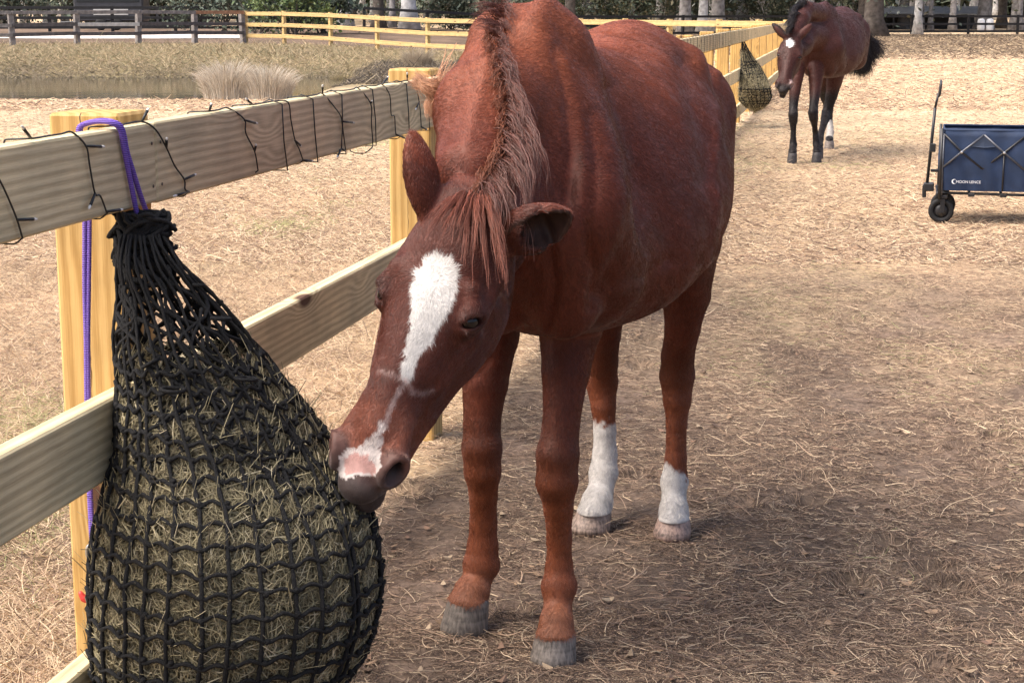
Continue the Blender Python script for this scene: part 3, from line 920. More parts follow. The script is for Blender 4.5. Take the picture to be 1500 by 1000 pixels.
tuft(334, 29.35, .80, .66, 2600, 'pale feathery dead grass clump at the pond edge, left and taller one', 3, dz=.0)
tuft(392, 29.3, .80, .58, 2600, 'pale feathery dead grass clump at the pond edge, right and lower one', 4)
tuft(612, 47.5, .75, .55, 1100, 'small pale grass clump on the bank above the second fence post', 5, cols=((.50, .42, .32), (.42, .34, .25)))
tuft(505, 50, .8, .3, 900, 'low tan grass clump on the bank behind the near top rail', 6, cols=((.44, .34, .2), (.36, .30, .15)))

# buildings and trailer seen through the fences on the left, low roof and barrels on the right
def shed():
    p = at(232, 118); t = empty('shed', tuple(p)); tag(t, 'dark open shed with a pale sloping metal roof, behind the grey fence', 'shed')
    d = plain('dark_siding', (.06, .06, .065), rough=.8, var=.3, scale=3); w = plain('pale_metal', (.62, .62, .62), rough=.4, metal=.2, var=.1, scale=3)
    for x in (-2.6, 0, 2.6):
        for y in (0, 3.0): MB().box(p + [x, y, .95], (.08, .08, .95)).build('post', d, t)
    MB().box(p + [0, 3.08, .95], (2.7, .05, .95)).build('wall', d, t); MB().box(p + [2.75, 1.5, .95], (.05, 1.4, .95)).build('wall', d, t)
    m = MB(); n = 24
    V = []; F = []
    for i in range(n + 1):
        x = -3.1 + 6.2 * i / n
        for (y, z) in ((-.5, 2.05), (3.5, 2.45)): V.append(p + [x, y, z + .03 * (i % 2)])
    for i in range(n + 1):
        x = -3.1 + 6.2 * i / n
        for (y, z) in ((-.5, 1.98), (3.5, 2.38)): V.append(p + [x, y, z + .03 * (i % 2)])
    for i in range(n):
        a = 2 * i; F.append((a, a + 2, a + 3, a + 1)); b = a + 2 * (n + 1); F.append((b + 1, b + 3, b + 2, b)); F.append((a, b, b + 2, a + 2)); F.append((a + 1, a + 3, b + 3, b + 1))
    m.add(V, F); m.build('roof', w, t)
shed()
def trailer():
    p = at(160, 100); t = empty('trailer', tuple(p)); tag(t, 'dark stock trailer with a pale side panel, parked behind the grey fence', 'trailer')
    d = plain('trailer_dark', (.045, .047, .055), rough=.4, var=.2, scale=3); w = plain('trailer_panel', (.5, .5, .48), rough=.4, var=.1, scale=3); k = plain('trailer_tyre', (.015, .015, .015), rough=.8)
    MB().box(p + [0, 1, 1.30], (2.0, .95, .80), bev=.08).build('body', d, t)
    MB().box(p + [.15, .03, 1.10], (1.0, .02, .24), bev=.01).build('side_panel', w, t)
    MB().box(p + [0, .035, 1.72], (1.8, .02, .12), bev=.01).build('window', plain('trailer_glass', (.03, .035, .04), rough=.1), t)
    for x in (-.45, .45):
        wv = MB().lathe([(.16, -.1), (.34, -.1), (.36, 0), (.34, .1), (.16, .1)], p + [x, .05, .36], axis=(0, 1, 0), seg=20).build('wheel', k, t, smooth=True)
    MB().tube([p + [-2.0, 1, .5], p + [-3.0, 1, .45]], .05, 6).build('tow_bar', d, t)
trailer()
def barrel(px, label):
    p = at(px, 140); t = empty('barrel', tuple(p)); tag(t, label, 'barrel')
    w = plain('white_plastic', (.82, .83, .85), rough=.4, var=.03)
    MB().lathe([(.24, 0), (.28, .04), (.30, .3), (.285, .45), (.30, .6), (.29, .85), (.22, .97), (.05, 1.0)], p, seg=24).build('drum', w, t, smooth=True)
    MB().lathe([(.06, 0), (.06, .04)], p + [.1, 0, .985], seg=12).build('lid', plain('white_cap', (.7, .7, .7), rough=.5), t)
barrel(1436.5, 'white plastic barrel behind the far black fence, left one of two'); barrel(1449.5, 'white plastic barrel behind the far black fence, right one of two')
def low_roof():
    p = at(1345, 150); t = empty('run_in_shed', tuple(p)); tag(t, 'long low grey-roofed shed at the edge of the wood, above the far black fence', 'shed')
    g = plain('grey_roof', (.22, .23, .25), rough=.5, var=.2, scale=2); d = plain('shed_boards', (.07, .065, .06), rough=.85, var=.3, scale=2)
    L_ = 5.5
    V = [p + [x, y, z] for x in (-L_, L_) for (y, z) in ((-1.7, 1.35), (0, 1.95), (1.7, 1.35), (1.7, 1.27), (0, 1.86), (-1.7, 1.27))]
    F = [(0, 6, 7, 1), (1, 7, 8, 2), (2, 8, 9, 3), (3, 9, 10, 4), (4, 10, 11, 5), (5, 11, 6, 0), (0, 1, 2, 3, 4, 5), (11, 10, 9, 8, 7, 6)]
    link('roof', mesh_np('roof', V, F, False), g, t)
    for x in (-5, -2.5, 0, 2.5, 5): MB().box(p + [x, -1.5, .62], (.07, .07, .64)).build('post', d, t)
    MB().box(p + [0, 1.5, .62], (5.2, .04, .62)).build('wall', d, t)
low_roof()
# ------------------------------------------------------------------ implicit body modelling
class Field:
    def __init__(s, lo, hi, h):
        s.lo = np.asarray(lo, float); s.h = h
        s.n = np.ceil((np.asarray(hi) - s.lo) / h).astype(int) + 1
        s.A = np.full(tuple(s.n), 0.2, np.float32)
        s.ax = [(s.lo[i] + h * np.arange(s.n[i])).astype(np.float32) for i in range(3)]
    def sl(s, lo, hi):
        a = np.clip(np.floor((np.asarray(lo) - s.lo) / s.h).astype(int), 0, s.n)
        b = np.clip(np.ceil((np.asarray(hi) - s.lo) / s.h).astype(int) + 1, 0, s.n)
        return tuple(slice(a[i], b[i]) for i in range(3))
    def grid(s, S):
        return (s.ax[0][S[0]][:, None, None], s.ax[1][S[1]][None, :, None], s.ax[2][S[2]][None, None, :])
    def merge(s, S, d, k, sub=False):
        a = s.A[S]
        if sub:
            d = -d
            h = np.maximum(k - np.abs(a - d), 0) / k
            s.A[S] = np.maximum(a, d) + h * h * h * k / 6
        else:
            h = np.maximum(k - np.abs(a - d), 0) / k
            s.A[S] = np.minimum(a, d) - h * h * h * k / 6
    def cone(s, A, B, ra, rb, k=0.03, ax=None, sc=1.0, sub=False):
        A = np.asarray(A, float); B = np.asarray(B, float)
        R = max(ra, rb) * max(1, sc) + k + 2 * s.h
        S = s.sl(np.minimum(A, B) - R, np.maximum(A, B) + R)
        X, Y, Z = s.grid(S)
        if X.size == 0 or Y.size == 0 or Z.size == 0: return
        X = X - A[0]; Y = Y - A[1]; Z = Z - A[2]
        D = B - A
        if ax is not None and sc != 1.0:
            ax = nrm(ax); q = (X * ax[0] + Y * ax[1] + Z * ax[2]) * (1 / sc - 1)
            X = X + q * ax[0]; Y = Y + q * ax[1]; Z = Z + q * ax[2]
            D = D + ax * (D @ ax) * (1 / sc - 1)
        t = np.clip((X * D[0] + Y * D[1] + Z * D[2]) / (D @ D + 1e-12), 0, 1)
        d = np.sqrt((X - t * D[0]) ** 2 + (Y - t * D[1]) ** 2 + (Z - t * D[2]) ** 2) - (ra + (rb - ra) * t)
        s.merge(S, d.astype(np.float32), k, sub)
    def chain(s, nodes, k=0.03, ax=None, sc=1.0, sub=False):
        for (A, ra), (B, rb) in zip(nodes[:-1], nodes[1:]):
            s.cone(A, B, ra, rb, k, ax, sc, sub)
    def ball(s, A, r, k=0.03, ax=None, sc=1.0, sub=False):
        s.cone(A, np.asarray(A) + 1e-5, r, r, k, ax, sc, sub)
    def ell(s, c, axes, rad, k=0.03, sub=False):
        c = np.asarray(c, float); axes = [nrm(a) for a in axes]; R = max(rad) + k + 2 * s.h
        S = s.sl(c - R, c + R); X, Y, Z = s.grid(S)
        X = X - c[0]; Y = Y - c[1]; Z = Z - c[2]
        q = 0; q2 = 0
        for a, r in zip(axes, rad):
            p = X * a[0] + Y * a[1] + Z * a[2]
            q = q + (p / r) ** 2; q2 = q2 + (p / r ** 2) ** 2
        k0 = np.sqrt(q); k1 = np.sqrt(q2) + 1e-9
        s.merge(S, (k0 * (k0 - 1) / k1).astype(np.float32), k, sub)
    def loft(s, O, e1, e2, e3, st, k=0.04, n=2.2, sub=False):
        """st rows: s, bottom, top, half width; e1 along, e2 across, e3 up"""
        st = np.asarray(st, float); O = np.asarray(O, float)
        L0, L1 = st[0, 0], st[-1, 0]
        c = []
        for a in (L0, L1):
            for b in (-st[:, 3].max(), st[:, 3].max()):
                for d in (st[:, 1].min(), st[:, 2].max()):
                    c.append(O + a * e1 + b * e2 + d * e3)
        c = np.array(c); m = k + 0.03
        S = s.sl(c.min(0) - m, c.max(0) + m); X, Y, Z = s.grid(S)
        X = X - O[0]; Y = Y - O[1]; Z = Z - O[2]
        u = X * e1[0] + Y * e1[1] + Z * e1[2]; v = X * e2[0] + Y * e2[1] + Z * e2[2]; w = X * e3[0] + Y * e3[1] + Z * e3[2]
        uc = np.clip(u, L0, L1)
        us = np.linspace(L0, L1, 200)
        def sm(col):
            # monotone-ish smooth interpolation
            y = np.interp(us, st[:, 0], st[:, col])
            kern = np.hanning(15); kern /= kern.sum()
            yp = np.concatenate([2 * y[0] - y[7:0:-1], y, 2 * y[-1] - y[-2:-9:-1]])
            return np.convolve(yp, kern, 'valid')
        bo = np.interp(uc, us, sm(1)); to = np.interp(uc, us, sm(2)); a = np.interp(uc, us, sm(3))
        b = np.maximum((to - bo) / 2, 1e-3); a = np.maximum(a, 1e-3); w = w - (to + bo) / 2
        if st.shape[1] > 4:
            a = a * (1 - np.interp(uc, us, sm(4)) * np.clip(w / b, -1, 1))
        q = (np.abs(v / a) ** n + np.abs(w / b) ** n) ** (1 / n)
        d = (q - 1) * np.minimum(a, b)
        e = np.abs(u - uc)
        d = np.where(e > 0, np.hypot(np.maximum(d, 0), e) + np.minimum(d, 0) * 0, d)
        s.merge(S, d.astype(np.float32), k, sub)
    def nets(s):
        A = s.A; I = A < 0
        occ = np.zeros(tuple(np.array(A.shape) - 1), np.uint8)
        sx, sy, sz = occ.shape
        for i in (0, 1):
            for j in (0, 1):
                for l in (0, 1):
                    occ += I[i:i + sx, j:j + sy, l:l + sz]
        cells = np.argwhere((occ > 0) & (occ < 8))
        vid = np.full(occ.shape, -1, np.int32); vid[tuple(cells.T)] = np.arange(len(cells))
        acc = np.zeros((len(cells), 3)); cnt = np.zeros(len(cells))
        cor = [(i, j, l) for i in (0, 1) for j in (0, 1) for l in (0, 1)]
        val = {c: A[cells[:, 0] + c[0], cells[:, 1] + c[1], cells[:, 2] + c[2]].astype(float) for c in cor}
        for c in cor:
            for axn in range(3):
                if c[axn] == 0:
                    d = list(c); d[axn] = 1; d = tuple(d)
                    a, b = val[c], val[d]; x = (a < 0) != (b < 0)
                    t = np.where(x, a / np.where(x, a - b, 1), 0)
                    p = np.array(c, float)[None].repeat(len(cells), 0); p[:, axn] = t
                    acc += p * x[:, None]; cnt += x
        V = s.lo + s.h * (cells + acc / cnt[:, None])
        F = []
        for axn in range(3):
            o = [0, 0, 0]; o[axn] = 1
            S0 = tuple(slice(0, A.shape[m] - o[m]) for m in range(3)); S1 = tuple(slice(o[m], None) for m in range(3))
            E = np.argwhere(I[S0] != I[S1])
            b, c = [(1, 2), (2, 0), (0, 1)][axn]
            ok = (E[:, b] > 0) & (E[:, c] > 0) & (E[:, b] < A.shape[b] - 1) & (E[:, c] < A.shape[c] - 1)
            E = E[ok]
            db = np.zeros(3, int); db[b] = 1; dc = np.zeros(3, int); dc[c] = 1
            q = [vid[tuple((E - x).T)] for x in (db * 0, db, db + dc, dc)]
            q = np.stack(q, 1)
            ins = I[tuple(E.T)]
            q[~ins] = q[~ins][:, ::-1]
            F.append(q)
        F = np.concatenate(F)
        F = F[(F >= 0).all(1)]
        return V, F

def relax(V, F, it=2, f=0.5):
    n = len(V)
    for _ in range(it):
        acc = np.zeros((n, 3)); cnt = np.zeros(n)
        for a, b in ((0, 1), (1, 2), (2, 3), (3, 0)):
            for c in range(3):
                acc[:, c] += np.bincount(F[:, a], V[F[:, b], c], n) + np.bincount(F[:, b], V[F[:, a], c], n)
            cnt += np.bincount(F[:, a], minlength=n) + np.bincount(F[:, b], minlength=n)
        V = V * (1 - f) + f * acc / np.maximum(cnt, 1)[:, None]
    return V

def vnormals(V, F):
    fn = np.cross(V[F[:, 2]] - V[F[:, 0]], V[F[:, 3]] - V[F[:, 1]])
    vn = np.zeros_like(V)
    for k in range(4):
        for c in range(3):
            vn[:, c] += np.bincount(F[:, k], fn[:, c], len(V))
    return vn / (np.linalg.norm(vn, axis=1)[:, None] + 1e-12)

def node(px, py, Y, r):
    P = W(px, py, Y)
    return (P, r * mpp(P))

def horse_frame(P):
    fm = P['front']; rm = P['rear']
    e1 = nrm([fm[0] - rm[0], fm[1] - rm[1], 0])
    e2 = np.array([-e1[1], e1[0], 0])        # towards the horse's left
    return e1, e2, np.array([0, 0, 1.0])

def build_field(P, h):
    e1, e2, e3 = P['e1'], P['e2'], np.array([0, 0, 1.0])
    O = P['O']
    Fd = Field(P['lo'], P['hi'], h)
    K = P['scale']
    def T(s, v, z): return O + K * (s * e1 + v * e2) + np.array([0, 0, z * K])
    # trunk
    Fd.loft(O, e1, e2, e3, np.array(P['trunk']) * [K, K, K, K, 1], k=0.05 * K, n=2.1)
    # haunches, hips, stifles, shoulders, breast
    for (a, b, ra, rb, k, ax, sc) in P['muscles']:
        for sg in (-1, 1):
            A = T(a[0], a[1] * sg, a[2]); B = T(b[0], b[1] * sg, b[2])
            Fd.cone(A, B, ra * K, rb * K, k * K, (e2 if ax == 2 else e1) if ax else None, sc)
    # neck
    for nk in P['neck']:
        Fd.chain(nk['n'], k=0.05 * K, ax=nk.get('ax'), sc=nk.get('sc', 1.0))
    for sb in P.get('cuts', []):
        Fd.cone(sb[0], sb[1], sb[2], sb[3], sb[4], sub=True)
    # legs
    for lg in P['legs']:
        Fd.chain(lg['n'], k=0.014 * K, ax=lg.get('ax', e1), sc=lg.get('sc', 1.12))
        n = lg['n']
        def X(i, d1, d2, dz): return n[i][0] + K * (d1 * e1 + d2 * e2) + np.array([0, 0, dz * K])
        def C(A, B, ra, rb, k=.02): Fd.cone(A, B, ra * K, rb * K, k * K)
        kn, ft = lg['joint'], lg['fet']
        if lg['hind']:
            C(X(kn, -.050, 0, .035), X(kn, -.030, 0, -.05), .015, .018)          # point of the hock
            C(X(kn - 2, -.035, 0, .06), X(kn, -.052, 0, .03), .012, .012, .03)    # tendon above it
            C(X(kn, .012, .016, .0), X(kn, .008, .016, -.04), .018, .016)
            C(X(kn, .012, -.018, .0), X(kn, .008, -.018, -.04), .018, .015)
        else:
            C(X(kn, -.040, 0, .005), X(kn, -.030, 0, -.02), .013, .012)           # bone behind the knee
            C(X(kn, .022, .012, .010), X(kn + 1, .022, .010, .008), .018, .018)
            C(X(kn, .020, -.014, .006), X(kn + 1, .020, -.012, .008), .018, .017)
            C(X(1, .02, .018, 0), X(kn - 1, .012, .006, .02), .035, .018, .03)     # extensor belly of the forearm
        C(X(ft - 3, -.024, 0, -.02), X(ft, -.022, 0, .012), .012, .015)              # flexor tendon
        C(X(ft, -.030, .008, .008), X(ft, -.030, -.008, -.008), .014, .014)         # ergot tuft
        zc = n[-1][0][2] + .006 * K; c_ = n[-1][0]; R_ = .10 * K
        S = Fd.sl((c_[0] - R_, c_[1] - R_, -1), (c_[0] + R_, c_[1] + R_, zc + .02)); gx, gy, gz_ = Fd.grid(S)
        d_ = (zc + .10 * ((gx - c_[0]) * e1[0] + (gy - c_[1]) * e1[1]) * 0 - gz_) * np.ones_like(Fd.A[S])
        Fd.A[S] = np.maximum(Fd.A[S], d_.astype(np.float32))
    head(Fd, P)
    return Fd

EYE = (.222, .0880, -.0385)
def head(Fd, P):
    """the head in its own frame: u down the nose, v to the horse's left, w out of the forehead; P['hs'] scales"""
    O, a, b, c, s = P['head']
    def H(u, v, w): return O + s * (u * a + v * b + w * c)
    Fd.loft(O, a, b, c, np.array([
        # u, bottom, top, halfwidth
        (-.045, -.12, -.03, .055), (0.0, -.16, -.004, .075), (.06, -.215, 0.004, .088), (.12, -.235, .006, .101), (.18, -.245, .007, .105),
        (.24, -.25, .004, .095), (.30, -.238, .002, .082), (.36, -.212, .000, .069), (.42, -.182, -.001, .059),
        (.47, -.158, -.002, .054), (.52, -.138, -.006, .052), (.56, -.118, -.018, .047), (.585, -.095, -.035, .034)]) * s, k=0.02 * s, n=2.9)
    Fd.cone(H(.20, 0, -.022), H(.47, 0, -.024), .032 * s, .024 * s, .03 * s)
    for sg in (-1, 1):
        # brow, arch to the ear, eye bulge, jaw muscle, cheek ridge, nostril
        Fd.cone(H(.165, .080 * sg, -.016), H(.205, .098 * sg, -.026), .012 * s, .012 * s, .03 * s)
        Fd.cone(H(.20, .100 * sg, -.052), H(.07, .088 * sg, -.085), .014 * s, .018 * s, .03 * s)
        Fd.ell(H(.216, .088 * sg, -.040), (a, b, c), (.036 * s, .023 * s, .028 * s), .026 * s)
        Fd.ell(H(.20, .056 * sg, -.155), (a, b, c), (.115 * s, .045 * s, .095 * s), .03 * s)
        Fd.cone(H(.24, .094 * sg, -.086), H(.36, .068 * sg, -.072), .010 * s, .007 * s, .03 * s)
        Fd.cone(H(.42, .044 * sg, -.035), H(.50, .052 * sg, -.035), .014 * s, .020 * s, .025 * s)
        Fd.ell(H(.525, .052 * sg, -.036), (a, b, c), (.044 * s, .026 * s, .032 * s), .018 * s)
        # nostril: raised rim round a comma shaped hole
        na = nrm(a * .9 + b * (-.30 * sg) - c * .15)
        nb = nrm(b * sg + c * .55 + a * .35); nb = nrm(nb - na * (nb @ na)); ncx = np.cross(na, nb)
        nc = H(.534, .068 * sg, -.024)
        Fd.ell(nc - nb * .003 * s, (na, nb, ncx), (.038 * s, .013 * s, .029 * s), .012 * s)
        Fd.ell(nc + nb * .006 * s + na * .002 * s, (na, nb, ncx), (.027 * s, .019 * s, .0185 * s), .007 * s, sub=True)
        Fd.cone(nc, nc - nb * .036 * s - na * .02 * s, .015 * s, .010 * s, .006 * s, sub=True)
        # flat beside the nose bone, hollow over the eye
        Fd.cone(H(.115, .090 * sg, .010), H(.13, .092 * sg, .008), .012 * s, .012 * s, .03 * s, sub=True)
        Fd.cone(H(.32, .098 * sg, -.020), H(.42, .084 * sg, -.020), .020 * s, .018 * s, .04 * s, sub=True)
        # eye opening and lids
        ne = nrm(b * (.78 * sg) + c * .62); t2 = nrm(b * (.62 * sg) - c * .78); el = nrm(t2 * .72 - a * .62); es = np.cross(ne, el)
        ec = H(*EYE) if sg > 0 else H(EYE[0], -EYE[1], EYE[2])
        Fd.ell(ec + ne * .017 * s, (el, es, ne), (.0245 * s, .0122 * s, .020 * s), .005 * s, sub=True)
        up_ = es if es[2] > 0 else -es
        Fd.cone(ec + ne * .016 * s + up_ * .0125 * s - el * .018 * s, ec + ne * .018 * s + up_ * .013 * s + el * .016 * s, .0052 * s, .0050 * s, .008 * s)
        Fd.cone(ec + ne * .015 * s - up_ * .0125 * s - el * .016 * s, ec + ne * .015 * s - up_ * .012 * s + el * .014 * s, .0038 * s, .0036 * s, .008 * s)
    # upper lip, lower lip, chin
    Fd.ell(H(.578, 0, -.048), (a, b, c), (.036 * s, .042 * s, .034 * s), .02 * s)
    Fd.ell(H(.585, .0, -.104), (a, b, c), (.038 * s, .034 * s, .022 * s), .010 * s)
    Fd.ell(H(.535, 0, -.122), (a, b, c), (.034 * s, .030 * s, .022 * s), .02 * s)
    Fd.cone(H(.612, -.05, -.084), H(.612, .05, -.084), .0055 * s, .0055 * s, .005 * s, sub=True)
    for sg in (-1, 1):
        Fd.cone(H(.612, .035 * sg, -.084), H(.535, .052 * sg, -.092), .0055 * s, .0045 * s, .005 * s, sub=True)
    # ears
    for (B, T, side, opn, wd) in P['ears']:
        L = np.linalg.norm(T - B); d = (T - B) / L
        opn = nrm(opn - d * (opn @ d)); lat = np.cross(d, opn)
        ws = [(-.12, .5), (0, .62), (.12, .82), (.3, 1.0), (.5, 1.0), (.68, .86), (.84, .60), (.95, .34), (1.0, .14)]
        st = np.array([(t * L, -wd * .62 * q, wd * .62 * q, wd * q) for t, q in ws])
        Fd.loft(B, d, lat, opn, st, k=0.012 * s, n=2.0)
        st2 = np.array([(t * L, -wd * .55 * q + wd * .02, wd * 2.0, wd * q * .84) for t, q in [(.24, .35), (.38, .80), (.52, .96), (.68, .86), (.84, .62), (.955, .28)]])
        if P.get('cup', True): Fd.loft(B + opn * wd * .12, d, lat, opn, st2, k=0.004 * s, n=2.0, sub=True)

# ------------------------------------------------------------------ the big chestnut horse
def pose_main():
    P = dict(scale=1.0)
    f = G(750, 946); r = G(928, 783)
    th = math.radians(15.5)
    e1 = np.array([-math.sin(th), -math.cos(th), 0]); e2 = np.array([math.cos(th), -math.sin(th), 0])
    P['e1'], P['e2'] = e1, e2
    P['O'] = np.array([.335, 4.66, 0]) - .25 * e1
    O = P['O']
    P['trunk'] = [  # s, bottom, top, half width, narrowing upwards
        (-.02, 1.02, 1.14, .05, .1), (.04, .93, 1.26, .12, .15), (.12, .86, 1.345, .175, .2), (.24, .84, 1.42, .225, .2), (.36, .84, 1.435, .26, .2),
        (.5, .81, 1.42, .30, .22), (.66, .765, 1.39, .32, .2), (.82, .73, 1.37, .31, .25), (.98, .725, 1.385, .265, .5), (1.12, .73, 1.445, .195, .65),
        (1.24, .75, 1.485, .165, .7), (1.36, .80, 1.44, .18, .5), (1.46, .86, 1.32, .15, .3), (1.54, .93, 1.20, .08, .1)]
    P['muscles'] = [
        ((.20, .11, 1.18), (.42, .16, .93), .155, .115, .10, 0, 1),     # thigh
        ((.35, .165, 1.325), (.39, .175, 1.305), .032, .030, .10, 0, 1),   # point of hip
        ((.09, .07, 1.20), (.14, .10, .95), .11, .10, .08, 0, 1),     # buttock
        ((1.19, .05, 1.30), (1.40, .115, 1.06), .06, .11, .10, 0, 1),   # shoulder blade
        ((1.40, .11, 1.02), (1.24, .12, .90), .10, .10, .08, 0, 1),    # upper arm
        ((1.47, .07, 1.02), (1.38, .075, .86), .09, .085, .035, 0, 1),  # breast muscles
    ]
    # neck: from withers and breast up and forward to the poll
    pd = W(698, 262, 3.14)
    P['neck'] = [
        dict(n=[(O + 1.22 * e1 + [0, 0, 1.36], .10), node(748, 75, 3.74, 62), node(718, 165, 3.5, 78), node(697, 255, 3.27, 60)], ax=None),
        dict(n=[(O + 1.34 * e1 + [0, 0, 1.10], .17), node(748, 215, 3.60, 92), node(728, 300, 3.44, 78), node(712, 355, 3.29, 60)], ax=None),
    ]
    L = []
    # horse's left foreleg (picture right)
    L.append(dict(n=[node(838, 400, 3.93, 66), node(836, 470, 3.88, 48), node(829, 540, 3.84, 37), node(822, 620, 3.80, 29), node(817, 665, 3.78, 33), node(816, 705, 3.775, 32),
                     node(818, 742, 3.785, 23), node(819, 790, 3.80, 19), node(819, 830, 3.80, 21), node(819, 858, 3.79, 27), node(817, 886, 3.765, 21), node(815, 908, 3.735, 24), node(814, 931, 3.72, 32)], sc=1.15, joint=4, fet=9, hind=False))
    # horse's right foreleg (picture left)
    L.append(dict(n=[node(715, 420, 4.00, 60), node(714, 490, 4.00, 45), node(710, 560, 3.98, 36), node(706, 620, 3.96, 29), node(706, 655, 3.95, 31), node(707, 690, 3.95, 28),
                     node(708, 725, 3.96, 22), node(708, 765, 3.97, 21), node(707, 800, 3.97, 24), node(705, 826, 3.965, 28), node(699, 848, 3.95, 22), node(692, 864, 3.93, 26), node(687, 881, 3.92, 33)], sc=1.1, joint=4, fet=9, hind=False))
    # horse's left hind leg (picture right)
    L.append(dict(n=[node(985, 250, 4.55, 85), node(1000, 350, 4.60, 56), node(1005, 430, 4.66, 38), node(1000, 480, 4.72, 28), node(993, 520, 4.78, 25), node(992, 550, 4.80, 27),
                     node(992, 585, 4.79, 22), node(991, 620, 4.78, 16), node(990, 670, 4.77, 16.5), node(988, 705, 4.76, 21), node(987, 730, 4.73, 18), node(987, 746, 4.70, 21), node(987, 763, 4.68, 26)], sc=1.25, joint=5, fet=9, hind=True))
    # horse's right hind leg (picture left)
    L.append(dict(n=[node(880, 260, 4.75, 85), node(884, 360, 4.76, 56), node(886, 440, 4.80, 36), node(885, 490, 4.84, 26), node(882, 530, 4.88, 24), node(882, 560, 4.90, 24),
                     node(884, 595, 4.88, 19), node(886, 630, 4.87, 17), node(886, 665, 4.86, 19), node(884, 692, 4.84, 22), node(880, 716, 4.80, 19), node(875, 734, 4.76, 23), node(871, 752, 4.74, 28)], sc=1.25, joint=5, fet=9, hind=True))
    for lg in L:
        for i in range(2, len(lg['n'])):
            f = .89 if (i in (3, 6, 7, 8, 10)) else (.91 if i in (lg['joint'], lg['fet']) else .92)
            lg['n'][i] = (lg['n'][i][0], lg['n'][i][1] * f)
    P['legs'] = L
    # head
    p0 = W(680, 285, 3.12); p1 = W(517, 694, 2.95)
    a = nrm(p1 - p0); s = np.linalg.norm(p1 - p0) / .565
    c = np.array([-math.sin(math.radians(22)), -math.cos(math.radians(22)), .10])
    c = nrm(c - a * (c @ a)); b = np.cross(c, a)
    if b[0] < 0: b = -b
    P['head'] = (p0, a, b, c, s)
    P['ears'] = [
        (W(630, 318, 3.14), W(603, 190, 3.17), -1, np.array([-.65, .9, .1]), .036),
        (W(742, 354, 3.12), W(836, 310, 3.07), 1, np.array([.20, -.85, -.45]), .053),
    ]
    P['folds'] = [
        ([(815, 70), (832, 140), (838, 220), (832, 290)], 12, .007), ([(826, 90), (846, 160), (852, 240), (850, 330)], 9, -.0025),
        ([(866, 170), (874, 240), (872, 330), (862, 380)], 11, .005), ([(895, 130), (925, 210), (935, 290), (918, 360), (880, 430)], 14, .010),
        ([(1006, 92), (1020, 140), (1036, 200), (1042, 260)], 20, .016), ([(1049, 110), (1054, 200), (1050, 310), (1036, 390)], 6, -.006),
        ([(806, 480), (814, 420), (806, 350), (790, 310)], 8, .009), ([(862, 330), (872, 400), (866, 450)], 8, .006),
        ([(716, 525), (680, 565), (642, 604)], 7, .0025), ([(737, 430), (732, 490), (704, 548)], 7, .002), ([(690, 500), (655, 540), (630, 590)], 4, -.0015),
        ([(690, 60), (668, 130), (655, 200)], 14, .006), ([(715, 80), (700, 150), (680, 220)], 10, -.003),
        ([(940, 250), (975, 320), (985, 380)], 16, .006), ([(900, 420), (945, 405), (980, 380)], 8, .004),
    ]
    P['lo'] = (-.50, 2.75, -.02); P['hi'] = (.85, 5.15, 1.60)
    return P

